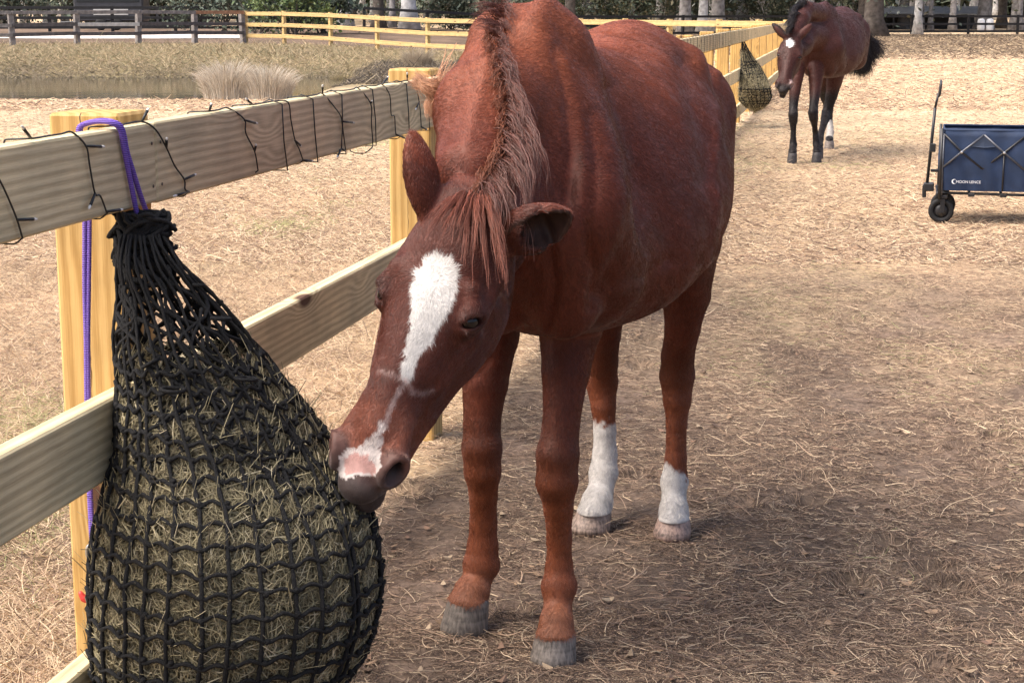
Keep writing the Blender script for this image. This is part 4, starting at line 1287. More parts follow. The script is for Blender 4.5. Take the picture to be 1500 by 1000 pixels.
def pose_far():
    K = 1.06
    P = dict(scale=K, cup=False)
    th = math.radians(21)
    e1 = np.array([-math.sin(th), -math.cos(th), 0]); e2 = np.array([math.cos(th), -math.sin(th), 0])
    P['e1'], P['e2'] = e1, e2
    P['O'] = np.array([3.52, 18.45, 0]) - .25 * K * e1
    M = pose_main(); P['trunk'] = [(a, b + .03, c + .005, d * .93, e) for a, b, c, d, e in M['trunk']]; P['muscles'] = M['muscles']
    O = P['O']
    P['neck'] = [
        dict(n=[(O + 1.28 * e1 + [0, 0, 1.42], .12), node(1180, 16, 17.0, 13), node(1172, 30, 16.8, 13), node(1163, 47, 16.62, 11)]),
        dict(n=[(O + 1.36 * e1 + [0, 0, 1.20], .17), node(1180, 52, 17.0, 18), node(1174, 66, 16.8, 16), node(1168, 74, 16.65, 13)]),
    ]
    L = []
    L.append(dict(n=[node(1196, 100, 17.25, 13), node(1195, 115, 17.2, 10), node(1194, 135, 17.15, 8), node(1192, 155, 17.05, 6), node(1191, 165, 17.0, 7), node(1192, 174, 17.0, 6.2),
                     node(1193, 182, 17.05, 4.2), node(1194, 192, 17.1, 3.8), node(1195, 201, 17.1, 4.2), node(1196, 210, 17.1, 5.2), node(1197, 217, 17.05, 4.8), node(1197, 222, 17.02, 6), node(1197, 225, 17.0, 6.6)], sc=1.1, joint=4, fet=9, hind=False))
    L.append(dict(n=[node(1168, 100, 17.2, 12), node(1167, 115, 17.15, 9), node(1164, 135, 17.1, 7.5), node(1162, 158, 17.05, 6), node(1162, 168, 17.0, 6.8), node(1162, 177, 17.0, 6),
                     node(1162, 185, 17.0, 4.3), node(1162, 195, 17.0, 3.8), node(1162, 204, 17.0, 4.3), node(1162, 212, 17.0, 5.2), node(1161, 218, 16.95, 4.8), node(1161, 223, 16.92, 6), node(1161, 226, 16.9, 6.4)], sc=1.1, joint=4, fet=9, hind=False))
    L.append(dict(n=[node(1226, 70, 18.1, 20), node(1226, 95, 18.1, 16), node(1222, 120, 18.1, 11), node(1218, 140, 18.1, 8.5), node(1214, 155, 18.1, 6.8), node(1211, 165, 18.1, 7),
                     node(1209, 174, 17.95, 6), node(1206, 184, 17.8, 4.4), node(1203, 194, 17.7, 4.2), node(1201, 204, 17.6, 5), node(1200, 209, 17.55, 5), node(1200, 214, 17.5, 5.6), node(1200, 217, 17.45, 6)], sc=1.2, joint=5, fet=9, hind=True))
    L.append(dict(n=[node(1208, 80, 18.5, 18), node(1207, 105, 18.6, 13), node(1207, 128, 18.7, 9), node(1209, 142, 18.8, 7), node(1212, 152, 18.9, 6), node(1214, 160, 18.95, 6.4),
                     node(1214, 170, 18.95, 5.4), node(1215, 178, 18.9, 4.4), node(1216, 186, 18.85, 4.4), node(1216, 194, 18.8, 5.2), node(1215, 200, 18.75, 5), node(1215, 205, 18.7, 5.6), node(1215, 208, 18.65, 6.4)], sc=1.2, joint=5, fet=9, hind=True))
    P['legs'] = L
    p0 = W(1162, 50, 16.55); p1 = W(1148, 124, 16.25)
    a = nrm(p1 - p0); s = np.linalg.norm(p1 - p0) / .565
    c = np.array([-math.sin(math.radians(12)), -math.cos(math.radians(12)), .10])
    c = nrm(c - a * (c @ a)); b = np.cross(c, a)
    if b[0] < 0: b = -b
    P['head'] = (p0, a, b, c, s * 1.04)
    P['ears'] = [
        (W(1151, 56, 16.55), W(1130, 33, 16.6), -1, np.array([-.3, -.8, .1]), .038),
        (W(1170, 56, 16.55), W(1190, 34, 16.6), 1, np.array([.3, .8, .3]), .038),
    ]
    P['lo'] = (2.2, 15.9, -.02); P['hi'] = (4.4, 19.2, 1.75)
    return P

def in_poly(p, poly):
    x, y = p[:, 0], p[:, 1]; r = np.zeros(len(p), bool); n = len(poly)
    for i in range(n):
        x0, y0 = poly[i]; x1, y1 = poly[(i + 1) % n]
        c = ((y0 > y) != (y1 > y)) & (x < (x1 - x0) * (y - y0) / (y1 - y0 + 1e-9) + x0)
        r ^= c
    return r

def hoof(P, lg, ang, mat, parent, w=1.0):
    """a hoof standing under the last node of a leg"""
    (C, r) = lg['n'][-1]; (C2, r2) = lg['n'][-2]
    e1, e2 = P['e1'], P['e2']; K = P['scale']
    f = e1 * math.cos(ang) + e2 * math.sin(ang); q = e2 * math.cos(ang) - e1 * math.sin(ang)
    z0 = C[2] + .004 * K
    V = []; F = []; seg = 28
    prof = [(z0 + .010 * K, .86, -.003), (z0 + .002 * K, .98, 0), (z0 - .006 * K, 1.01, .001), (z0 * .66, 1.05, .005), (z0 * .33, 1.09, .010), (.002, 1.14, .015), (-.012, 1.10, .015)]
    for (z, sc, fw) in prof:
        for k in range(seg):
            t = 2 * math.pi * k / seg
            x = math.cos(t) * r * 1.10 * sc; y = math.sin(t) * r * 1.02 * sc
            if x < 0: x *= .82
            V.append(C * [1, 1, 0] + [0, 0, z] + f * (x + fw * K) + q * y)
    for i in range(len(prof) - 1):
        for k in range(seg):
            k1 = (k + 1) % seg
            F.append((i * seg + k1, i * seg + k, (i + 1) * seg + k, (i + 1) * seg + k1))
    F.append(tuple(range(seg))); F.append(tuple((len(prof) - 1) * seg + k for k in range(seg - 1, -1, -1)))
    m = MB(); m.add(np.array(V), F)
    return m.build('hoof', mat, parent, smooth=True)

def hoof_mat(name, col):
    m, nt, b = new_mat(name); L = nt.links.new
    g = N(nt, 'ShaderNodeNewGeometry')
    mp = N(nt, 'ShaderNodeMapping'); mp.inputs['Scale'].default_value = (160, 160, 14)
    n1 = N(nt, 'ShaderNodeTexNoise'); n1.inputs['Scale'].default_value = 1; n1.inputs['Detail'].default_value = 4
    L(g.outputs['Position'], mp.inputs['Vector']); L(mp.outputs['Vector'], n1.inputs['Vector'])
    mp2 = N(nt, 'ShaderNodeMapping'); mp2.inputs['Scale'].default_value = (10, 10, 90)
    n2 = N(nt, 'ShaderNodeTexNoise'); n2.inputs['Scale'].default_value = 1; n2.inputs['Detail'].default_value = 3
    L(g.outputs['Position'], mp2.inputs['Vector']); L(mp2.outputs['Vector'], n2.inputs['Vector'])
    a = N(nt, 'ShaderNodeMath', operation='MULTIPLY_ADD'); a.inputs[1].default_value = .35
    L(n2.outputs['Fac'], a.inputs[0]); 
    h = N(nt, 'ShaderNodeMath', operation='MULTIPLY'); h.inputs[1].default_value = .65
    L(n1.outputs['Fac'], h.inputs[0]); L(h.outputs[0], a.inputs[2])
    r = N(nt, 'ShaderNodeValToRGB'); c = np.array(col)
    r.color_ramp.elements[0].position = .36; r.color_ramp.elements[1].position = .62
    r.color_ramp.elements[0].color = (*(c * .42), 1); r.color_ramp.elements[1].color = (*(c * 1.5), 1)
    L(a.outputs[0], r.inputs['Fac']); L(r.outputs['Color'], b.inputs['Base Color'])
    b.inputs['Roughness'].default_value = .55
    bp = N(nt, 'ShaderNodeBump'); bp.inputs['Strength'].default_value = .5; bp.inputs['Distance'].default_value = .004
    L(a.outputs[0], bp.inputs['Height']); L(bp.outputs['Normal'], b.inputs['Normal'])
    return m

def coat_mat(name, rough=.42, spec=.45):
    m, nt, b = new_mat(name); L = nt.links.new
    a = N(nt, 'ShaderNodeAttribute'); a.attribute_name = 'Col'
    g = N(nt, 'ShaderNodeNewGeometry')
    n1 = N(nt, 'ShaderNodeTexNoise'); n1.inputs['Scale'].default_value = 60; n1.inputs['Detail'].default_value = 6
    L(g.outputs['Position'], n1.inputs['Vector'])
    mx = N(nt, 'ShaderNodeMix', data_type='RGBA', blend_type='MULTIPLY'); mx.inputs['Factor'].default_value = .5
    r = N(nt, 'ShaderNodeValToRGB'); r.color_ramp.elements[0].position = .3; r.color_ramp.elements[1].position = .7
    r.color_ramp.elements[0].color = (.5, .5, .5, 1); r.color_ramp.elements[1].color = (1.3, 1.3, 1.3, 1)
    L(n1.outputs['Fac'], r.inputs['Fac'])
    L(a.outputs['Color'], mx.inputs['A']); L(r.outputs['Color'], mx.inputs['B'])
    L(mx.outputs['Result'], b.inputs['Base Color'])
    b.inputs['Roughness'].default_value = rough; b.inputs['Specular IOR Level'].default_value = spec
    b.inputs['Sheen Weight'].default_value = .08; b.inputs['Sheen Roughness'].default_value = .4
    bp = N(nt, 'ShaderNodeBump'); bp.inputs['Strength'].default_value = .25; bp.inputs['Distance'].default_value = .004
    L(n1.outputs['Fac'], bp.inputs['Height']); L(bp.outputs['Normal'], b.inputs['Normal'])
    return m

def strand_field(V, Q, n, flow, length, cols, rad, name, mat, parent, mask=None, tilt=.22, seed=3, curl=.3, streak=None):
    """short hairs over a skin: flow (n,3) wanted direction per vertex, cols per vertex"""
    r = np.random.default_rng(seed)
    P0, P1, P2, P3 = (V[Q[:, i]] for i in range(4))
    ar = np.linalg.norm(np.cross(P2 - P0, P3 - P1), axis=1) / 2
    if mask is not None: ar = ar * mask[Q].mean(1)
    cdf = np.cumsum(ar); f = np.searchsorted(cdf, r.random(n) * cdf[-1])
    a, b = r.random(n), r.random(n)
    q = Q[f]; w = np.stack([(1 - a) * (1 - b), a * (1 - b), a * b, (1 - a) * b], 1)
    def I(X): return (X[q] * w[:, :, None]).sum(1)
    R = I(V); nr = I(vnormals(V, Q)); nr /= np.linalg.norm(nr, axis=1)[:, None] + 1e-9
    fl = I(flow); fl = fl - nr * (fl * nr).sum(1)[:, None]
    ln = np.linalg.norm(fl, axis=1)[:, None]; fl = fl / (ln + 1e-6)
    sd = np.cross(nr, fl); jit = r.normal(0, curl, n)[:, None]
    cl = fbm(R[:, 0] * 30, R[:, 1] * 30, R[:, 2] * 30, 11, 2)[:, None]
    d = fl + sd * (jit + .55 * cl); d /= np.linalg.norm(d, axis=1)[:, None] + 1e-9
    Lh = (I(length[:, None])[:, 0] * (.6 + .8 * r.random(n)))[:, None]
    tl = tilt * (.5 + r.random(n))[:, None]
    pts = np.stack([R - nr * .001, R + d * Lh * .45 + nr * Lh * tl * .6, R + d * Lh + nr * Lh * tl * .75 + sd * Lh * jit * .2], 1)
    C = I(cols) * (1 + r.normal(0, .16, n))[:, None]
    if streak is not None:
        E = streak; al = R @ E[0]; pe = R @ E[1]; C = C * np.clip(1 + (.22 * fbm(pe * 85, al * 5, R[:, 0] * 3, 21, 2) + .10 * fbm(pe * 20, al * 3, R[:, 0] * 3, 24, 2)) * (R[:, 2] > .55), .35, 2)[:, None]
    return curves(name, pts, rad * (.7 + .6 * r.random(n)), mat, np.clip(C, 0.001, 1), parent, tip=.2)

def carve(P, V, Q):
    """shallow folds and ridges pressed into the skin"""
    if 'folds' not in P: return V
    nv = vnormals(V, Q); px = proj(V); d = np.zeros(len(V))
    f = (nv[:, 1] < .35) & (V[:, 2] > .3)
    for (pts, w, dep) in P['folds']:
        best = np.full(len(V), 1e9)
        for (x0, y0), (x1, y1) in zip(pts[:-1], pts[1:]):
            t = np.clip(((px[:, 0] - x0) * (x1 - x0) + (px[:, 1] - y0) * (y1 - y0)) / ((x1 - x0) ** 2 + (y1 - y0) ** 2), 0, 1)
            best = np.minimum(best, np.hypot(px[:, 0] - x0 - t * (x1 - x0), px[:, 1] - y0 - t * (y1 - y0)))
        d += -dep * np.exp(-(best / w) ** 2) * f
    return V + nv * d[:, None]

def build_horse(P, h, name, label, paint, hoofcols, hoofang, eye=True):
    F = build_field(P, h); V, Q = F.nets(); V = relax(V, Q, 2, .5)
    V = carve(P, V, Q)
    nv = vnormals(V, Q)
    root = empty(name, tuple(P['O'] + P['e1'] * .75 * P['scale']))
    tag(root, label, 'horse')
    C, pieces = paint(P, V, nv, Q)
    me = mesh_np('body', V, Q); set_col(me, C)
    body = link('body', me, coat_mat(name + '_coat', P.get('rough', .55), .25), root)
    for lg, c, an in zip(P['legs'], hoofcols, hoofang):
        hoof(P, lg, an, hoof_mat('horn', c), root)
    O, a, b, c, s = P['head']
    em = plain('eye_dark', (.008, .005, .004), rough=.10, spec=.4, var=.3)
    for sg in (-1, 1):
        ec = O + s * (EYE[0] * a + EYE[1] * sg * b + EYE[2] * c)
        m = MB().lathe([(math.sin(x) * .0195 * s + 1e-4, -math.cos(x) * .0195 * s) for x in np.linspace(0, math.pi, 14)], ec, seg=20)
        m.build('eye', em, root, smooth=True)
    return root, V, Q, nv, C
def head_uvw(P, V):
    O, a, b, c, s = P['head']; D = (V - O) / s
    return D @ a, D @ b, D @ c

def ear_masks(P, V, nv):
    m = np.zeros(len(V), bool); inn = np.zeros(len(V), bool)
    for (B, T, side, opn, wd) in P['ears']:
        L = np.linalg.norm(T - B); d = (T - B) / L; op = nrm(opn - d * (opn @ d)); lat = np.cross(d, op)
        R = V - B; t = R @ d / L; x = R @ lat; y = R @ op
        on = (t > .02) & (t < 1.1) & (np.abs(x) < wd * 1.3) & (np.abs(y) < wd * 1.3)
        m |= on
        inn |= on & (t > .15) & ((nv @ op) > .15) & (np.abs(x) < wd * .92 * np.interp(t, [0, .3, .6, .85, 1], [.6, .95, .9, .55, .2])) & (y < wd * .42)
    return m, inn

def paint_main(P, V, nv, Q):
    px = proj(V); u, v, w = head_uvw(P, V)
    n = len(V)
    base = np.array([.118, .0265, .0125])
    C = np.tile(base, (n, 1))
    K = fbm(V[:, 0] * 5, V[:, 1] * 5, V[:, 2] * 5, 3, 3)[:, None]
    C = C * (1 + .16 * K)
    z = V[:, 2]
    onhead = (u > -.02) & (u < .66) & (np.abs(v) < .16) & (w > -.30) & (w < .10) & (V[:, 1] < 3.36)
    tp = (sstep(1.15, 1.42, z) * sstep(4.6, 3.9, 0 * z + 4))[:, None]  # sunlit back and neck painted into the coat: lighter orange with height
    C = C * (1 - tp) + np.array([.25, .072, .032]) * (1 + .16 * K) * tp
    # legs: redder and a little lighter below the knee, dark knees
    lo = sstep(.62, .30, z)[:, None] * (~onhead)[:, None]
    C = C * (1 - lo) + np.array([.20, .056, .022]) * lo
    kn = np.exp(-((z - .46) / .07) ** 2)[:, None] * .45
    C = C * (1 - kn * .7 * (~onhead)[:, None])
    co = sstep(.16, .09, z)[:, None] * (~onhead)[:, None]
    C = C * (1 - co) + np.array([.27, .105, .055]) * co
    # darker face, dark skin round eyes, lips and nostrils
    C[onhead] = np.array([.092, .0235, .0135]) * (1 + .16 * K[onhead])
    O, a, b, c, s = P['head']
    for sg in (-1, 1):
        ne = nrm(b * (.78 * sg) + c * .62); ec = O + s * (EYE[0] * a + EYE[1] * sg * b + EYE[2] * c) + ne * .018 * s
        e = np.exp(-(np.linalg.norm(V - ec, axis=1) / (.026 * s)) ** 2)[:, None]
        C = C * (1 - .8 * e)
    up = np.clip(1 - np.abs(V[:, 2:3] - 9) * 0, 0, 1)
    mz = (sstep(.52, .59, u + .35 * np.clip(-w - .06, 0, .1)) * onhead)[:, None]
    C = C * (1 - mz) + np.array([.055, .040, .037]) * mz
    # nose sides a warmer brown
    sn = (sstep(.38, .46, u) * sstep(.56, .50, u) * onhead)[:, None] * .7
    C = C * (1 - sn) + np.array([.22, .070, .038]) * sn
    front = (nv[:, 1] < .25) & onhead & (w > -.085)
    jit = px + np.stack([fbm(V[:, 0] * 90, V[:, 1] * 90, V[:, 2] * 90, 5, 2), fbm(V[:, 0] * 90, V[:, 1] * 90, V[:, 2] * 90, 6, 2)], 1) * 3.5
    blaze = in_poly(jit, [(610, 398), (622, 380), (640, 373), (657, 375), (669, 390), (670, 412), (664, 440), (650, 468), (632, 500), (613, 527), (600, 560), (588, 556), (586, 545), (592, 520), (598, 490), (603, 455), (601, 425)]) & front
    C[blaze] = (.64, .62, .59)
    faint = in_poly(jit, [(598, 555), (590, 557), (566, 600), (560, 622), (566, 622), (580, 590)]) & front
    C[faint] = C[faint] * .5 + np.array([.5, .42, .4]) * .5
    for pts in ([(556, 541), (575, 546), (596, 556), (606, 572), (620, 574), (634, 570)],):
        for (x0, y0), (x1, y1) in zip(pts[:-1], pts[1:]):
            t = np.clip(((px[:, 0] - x0) * (x1 - x0) + (px[:, 1] - y0) * (y1 - y0)) / ((x1 - x0) ** 2 + (y1 - y0) ** 2), 0, 1)
            dd = np.hypot(px[:, 0] - x0 - t * (x1 - x0), px[:, 1] - y0 - t * (y1 - y0))
            k = (np.exp(-(dd / 3.0) ** 2) * .55 * front)[:, None]
            C = C * (1 - k) + np.array([.46, .33, .30]) * k
    snip = in_poly(jit, [(560, 612), (566, 622), (560, 645), (557, 665), (556, 684), (549, 698), (530, 694), (512, 702), (497, 694), (497, 668), (512, 655), (533, 650), (548, 632)]) & onhead & (nv[:, 1] < .4)
    C[snip] = (.54, .48, .45)
    pink = in_poly(jit, [(503, 672), (522, 662), (540, 668), (549, 684), (546, 696), (525, 691), (508, 696)]) & onhead & (nv[:, 1] < .4)
    C[pink] = (.46, .27, .24)
    # inside of nostrils
    for sg in (-1, 1):
        nb = nrm(b * sg + c * .55 + a * .35); nc = O + s * (.534 * a + .068 * sg * b - .024 * c)
        D = V - (nc - nb * .022 * s); q = np.linalg.norm(D, axis=1) / s
        k = np.clip(2.2 - q / .014, 0, 1)[:, None]
        C = C * (1 - k) + np.array([.012, .008, .008]) * k
        D = np.linalg.norm(V - nc, axis=1) / s
        k = (sstep(.052, .036, D) * .6)[:, None] * (~snip)[:, None]
        C = C * (1 - k) + np.array([.075, .054, .050]) * k
    er, inn = ear_masks(P, V, nv)
    C[inn] = (.030, .013, .009)
    # white socks on the hind legs
    LH, RH = P['legs'][2]['n'], P['legs'][3]['n']
    for nodes, yt, slope in ((LH, 676, .35), (RH, 618, 0.0)):
        c0 = nodes[8][0]
        cb = nodes[-1][0]; near = ((np.hypot(V[:, 0] - c0[0], V[:, 1] - c0[1]) < .12) | (np.hypot(V[:, 0] - cb[0], V[:, 1] - cb[1]) < .13)) & (z < .6) & (V[:, 1] > 4.3)
        edge = px[:, 1] - yt - (px[:, 0] - 975) * slope * 2 + 8 * fbm(V[:, 0] * 60, V[:, 1] * 60, V[:, 2] * 60, 9, 2)
        k = (sstep(-3, 4, edge) * near)[:, None]
        wc = np.array([.56, .53, .50]) * (1 + .12 * K)
        C = C * (1 - k) + wc * k
    return np.clip(C, .004, .9), None

def paint_far(P, V, nv, Q):
    px = proj(V); u, v, w = head_uvw(P, V); n = len(V); z = V[:, 2]
    C = np.tile(np.array([.075, .024, .018]), (n, 1))
    C *= 1 + .12 * fbm(V[:, 0] * 4, V[:, 1] * 4, V[:, 2] * 4, 3, 3)[:, None]
    lo = sstep(.74, .58, z)[:, None]
    C = C * (1 - lo) + np.array([.014, .010, .010]) * lo
    onhead = (u > -.02) & (u < .66) & (np.abs(v) < .16) & (w > -.30) & (w < .10) & (V[:, 1] < 16.75)
    C[onhead] *= .72
    k = (sstep(.50, .56, u) * onhead)[:, None]; C = C * (1 - k) + np.array([.02, .014, .013]) * k
    st = in_poly(px, [(1152, 60), (1157, 56), (1162, 60), (1162, 67), (1157, 71), (1152, 67)]) & onhead & (nv[:, 1] < .3)
    C[st] = (.8, .78, .76)
    sn = in_poly(px, [(1156, 118), (1160, 116), (1162, 126), (1158, 130)]) & onhead
    C[sn] = (.4, .28, .26)
    er, inn = ear_masks(P, V, nv); C[inn] = (.02, .01, .01)
    nodes = P['legs'][3]['n']; c0 = nodes[8][0]
    k = ((z < nodes[7][0][2] + .02) & (np.hypot(V[:, 0] - c0[0], V[:, 1] - c0[1]) < .16) & (V[:, 1] > 18.2))
    C[k] = (.48, .45, .42)
    return np.clip(C, .004, .9), None

def flow_field(P, V, z):
    e1 = P['e1']; u, v, w = head_uvw(P, V); O, a, b, c, s = P['head']
    F = np.tile(-e1 * .8 + np.array([0, 0, -.55]), (len(V), 1))
    # ribs: sweep down; legs: straight down
    lg = sstep(.80, .62, z)[:, None]
    F = F * (1 - lg) + np.array([0, 0, -1.0]) * lg
    yy = V[:, 1]
    nk = sstep(3.9, 3.6, yy)[:, None] * sstep(.95, 1.05, z)[:, None]
    F = F * (1 - nk) + (np.array([.15, .55, -.35])) * nk
    hd = ((u > -.02) & (u < .66) & (np.abs(v) < .17) & (w > -.32) & (w < .1) & (yy < 3.36))
    rad = (u - .19)[:, None] * a + v[:, None] * b * 1.2
    rad = rad / (np.linalg.norm(rad, axis=1)[:, None] + .01)
    near = np.exp(-((u - .19) ** 2 + v ** 2) / .012)[:, None]
    Fh = a * 1.0 * sstep(.1, .26, u)[:, None] + rad * (near + .3)
    F[hd] = Fh[hd]
    for (B, T, side, opn, wd) in P['ears']:
        L = np.linalg.norm(T - B); d = (T - B) / L; R = V - B; t = R @ d
        m = (t > 0) & (t < L * 1.1) & (np.linalg.norm(R - np.outer(t, d), axis=1) < wd * 1.4)
        F[m] = d
    return F

class Skin:
    def __init__(s, V, Q):
        s.b = BVHTree.FromPolygons([Vector(p) for p in V.tolist()], Q.tolist())
    def hit(s, px, py):
        d = W(px, py, 4.0) - np.array([0, 0, CAM_H]); d = nrm(d)
        r = s.b.ray_cast(Vector((0, 0, CAM_H)), Vector(d))
        return (np.array(r[0]), np.array(r[1])) if r[0] is not None else None
    def push(s, p, m=.004):
        r = s.b.find_nearest(Vector(p))
        if r[0] is None: return p
        q = np.array(r[0]); n = np.array(r[1]); d = (p - q) @ n
        if d < m: p = q + n * m
        return p

def long_hair(skin, roots, sub, steps, step, rad, name, mat, parent, colf, spread=.012, wav=.01, seed=1, clump=.5):
    """roots: list of (px,py,direction list) guides; every guide carries sub strands that gather towards it"""
    r = np.random.default_rng(seed); guides = []
    for (px, py, d0, d1, ln) in roots:
        h = skin.hit(px, py)
        if h is None: continue
        p, n = h; pts = [p - n * .004]; q = p + n * .003
        fr = r.uniform(18, 34); ph = r.uniform(0, 6.3); ph2 = r.uniform(0, 6.3)
        for i in range(steps):
            t = i / (steps - 1)
            d = nrm(nrm(d0) * (1 - t) + nrm(d1) * t + n * .25 * (1 - t) ** 2)
            q = q + d * step * ln + np.array([math.sin(ph + fr * t), math.sin(ph2 + fr * .8 * t), 0]) * wav * .35
            q = skin.push(q, .003 + .004 * r.random())
            pts.append(q)
        guides.append(np.array(pts))
    guides = np.array(guides); out = []; ng, k, _ = guides.shape
    for g in range(ng):
        t = np.linspace(0, 1, k)[:, None]
        for j in range(sub):
            off = r.normal(0, spread, 3) ; o2 = r.normal(0, spread * .5, 3)
            m = g if r.random() > .3 else int(np.clip(g + r.integers(-1, 2), 0, ng - 1))
            G_ = guides[g] * .75 + guides[m] * .25 if r.random() < .3 else guides[g]
            L = r.uniform(.6, 1.0)
            tt = np.clip(t[:, 0] * L, 0, 1) * (k - 1); i0 = np.minimum(tt.astype(int), k - 2); f = (tt - i0)[:, None]
            Z = G_[i0] * (1 - f) + G_[i0 + 1] * f
            Z = Z + off * (1 - clump * t) + o2 * t ** 2 * 1.5
            wv = r.uniform(0, 6.3); Z = Z + np.array([1, .3, .2]) * (np.sin(wv + t * r.uniform(6, 14)) * wav * .25 * t)
            out.append(Z)
    out = np.array(out)
    n = len(out); C = colf(out[:, 0], r, n)
    return curves(name, out, rad * (.6 + .8 * r.random(n)), mat, C, parent, tip=.3)

def make_horses(hi=.0045, coat=620000):
    P = pose_main()
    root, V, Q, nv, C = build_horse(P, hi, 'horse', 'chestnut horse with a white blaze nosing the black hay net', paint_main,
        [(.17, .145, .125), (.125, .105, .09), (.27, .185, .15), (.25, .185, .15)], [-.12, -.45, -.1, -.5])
    z = V[:, 2]
    u, v, w = head_uvw(P, V)
    er, inn = ear_masks(P, V, nv)
    cv = np.array([0, 0, CAM_H]) - V; cv /= np.linalg.norm(cv, axis=1)[:, None]
    mask = ((nv * cv).sum(1) > -.45).astype(float) * (z > .055) * (~inn)
    onh = (u > -.02) & (u < .66) & (np.abs(v) < .16) & (w > -.30) & (w < .10) & (V[:, 1] < 3.36)
    mask[onh] *= 1.8
    mask[onh & (u > .535)] *= .12
    for sg in (-1, 1):
        O, a, b, c, s = P['head']
        ne = nrm(b * (.78 * sg) + c * .62); ec = O + s * (EYE[0] * a + EYE[1] * sg * b + EYE[2] * c) + ne * .018 * s
        mask[np.linalg.norm(V - ec, axis=1) < .020 * s] = 0
    for sg in (-1, 1):
        nc = O + s * (.534 * a + .068 * sg * b - .024 * c)
        mask[np.linalg.norm(V - nc, axis=1) < .036 * s] = 0
    ln = np.full(len(V), .0105); ln[onh] = .009; ln[onh & (u > .5)] = .004
    ln = np.where((z < .62) & ~onh, .009, ln); ln = np.where(z < .11, .013, ln)
    hm = attr_mat('horse_hair', rough=.33, spec=.42)
    o = strand_field(V, Q, coat, flow_field(P, V, z), ln, C * 1.12, .00034, 'coat', hm, root, mask, tilt=.10, streak=(nrm(-P['e1'] - np.array([0, 0, .75])), nrm(P['e1'] * .75 - np.array([0, 0, 1.0]))))
    tag(o, kind='stuff')
    sk = Skin(V, Q)
    r = np.random.default_rng(5); R = []
    crest = [(742, 2), (733, 30), (726, 62), (738, 105), (746, 150), (744, 190), (734, 228), (718, 258), (704, 280)]
    cr = np.array(crest, float); tt = np.linspace(0, len(cr) - 1, 170)
    for t in tt:
        i = min(int(t), len(cr) - 2); p = cr[i] * (1 - (t - i)) + cr[i + 1] * (t - i) + r.normal(0, 4, 2)
        fr = t / (len(cr) - 1)
        if fr < .24:
            d0 = np.array([-.5, -.5, .5]); d1 = np.array([-.9 + r.normal(0, .3), -.3, -.6]); l = .6
            if r.random() < .35: d0 = np.array([.1, -.4, .1]); d1 = np.array([.3, -.2, -1])
        else:
            d0 = np.array([.25, -.5, -.2]); d1 = np.array([-.10 + r.normal(0, .16), -.1, -1.0]); l = r.choice([.5, .8, 1.2, 1.8]) * (.42 + .60 * min(1, (fr - .24) * 2.2)) * (1 - .55 * max(0, fr - .75) * 4)
        R.append((p[0], p[1], d0, d1, l * r.uniform(.8, 1.15)))
    def mc(roots, r, n):
        base = np.array([.12, .034, .020]); g = np.array([.25, .16, .14])
        k = np.clip(r.beta(.8, 3.4, n), 0, 1)[:, None]
        return (base * (1 - k) + g * k) * r.uniform(.5, 1.25, (n, 1))
    tag(long_hair(sk, R, 9, 9, .0155, .00045, 'mane', attr_mat('mane_hair', rough=.42, spec=.4), root, mc, spread=.0055, wav=.013, seed=2, clump=.85), kind='stuff')
    # lighter fluff along the other side of the crest
    R = []
    for t in np.linspace(1.2, len(cr) - 1.3, 60):
        i = min(int(t), len(cr) - 2); p = cr[i] * (1 - (t - i)) + cr[i + 1] * (t - i) + [-8, 0]
        R.append((p[0] + r.normal(0, 3), p[1] + r.normal(0, 3), np.array([-.2, -.7, -.2]), np.array([-.55, -.3, -1.]), .42 * r.uniform(.6, 1.2)))
    def oc(roots, r, n): return np.array([.20, .066, .032]) * r.uniform(.6, 1.3, (n, 1))
    tag(long_hair(sk, R, 22, 6, .014, .00055, 'mane', attr_mat('crest_hair', rough=.42, spec=.4), root, oc, spread=.006, wav=.004, seed=8), kind='stuff')
    # forelock
    R = []
    ends = [(604, 345), (610, 372), (622, 352), (634, 372), (645, 350), (655, 365), (668, 372), (678, 402), (688, 420), (700, 395), (712, 432), (722, 438), (735, 405), (742, 432), (750, 420), (760, 440), (742, 380), (728, 360), (700, 350), (660, 340)]
    for k in range(60):
        ex, ey = ends[k % len(ends)]; ex += r.normal(0, 5); ey += r.normal(0, 8)
        sx = 696 + (ex - 690) * .30 + r.normal(0, 4); sy = 284 + abs(ex - 690) * .06 + r.normal(0, 3)
        hA = sk.hit(sx, sy); 
        if hA is None: continue
        A = hA[0]; B = W(min(ex, 740), ey + 8, A[1] - .10) if True else None
        d = B - A; l = np.linalg.norm(d) / (.016 * 9)
        R.append((sx, sy, d + np.array([0, -.06, .03]), d + np.array([0, .0, -.02]), l))
    def fc(roots, r, n): return np.array([.20, .062, .036]) * r.uniform(.5, 1.5, (n, 1))
    tag(long_hair(sk, R, 7, 9, .016, .00045, 'forelock', attr_mat('forelock_hair', rough=.42, spec=.4), root, fc, spread=.0042, wav=.005, seed=4, clump=.80), kind='stuff')
    # pale lock blown out over the rail on the far side of the neck
    out = []; r = np.random.default_rng(9)
    h0 = W(662, 150, 3.62)
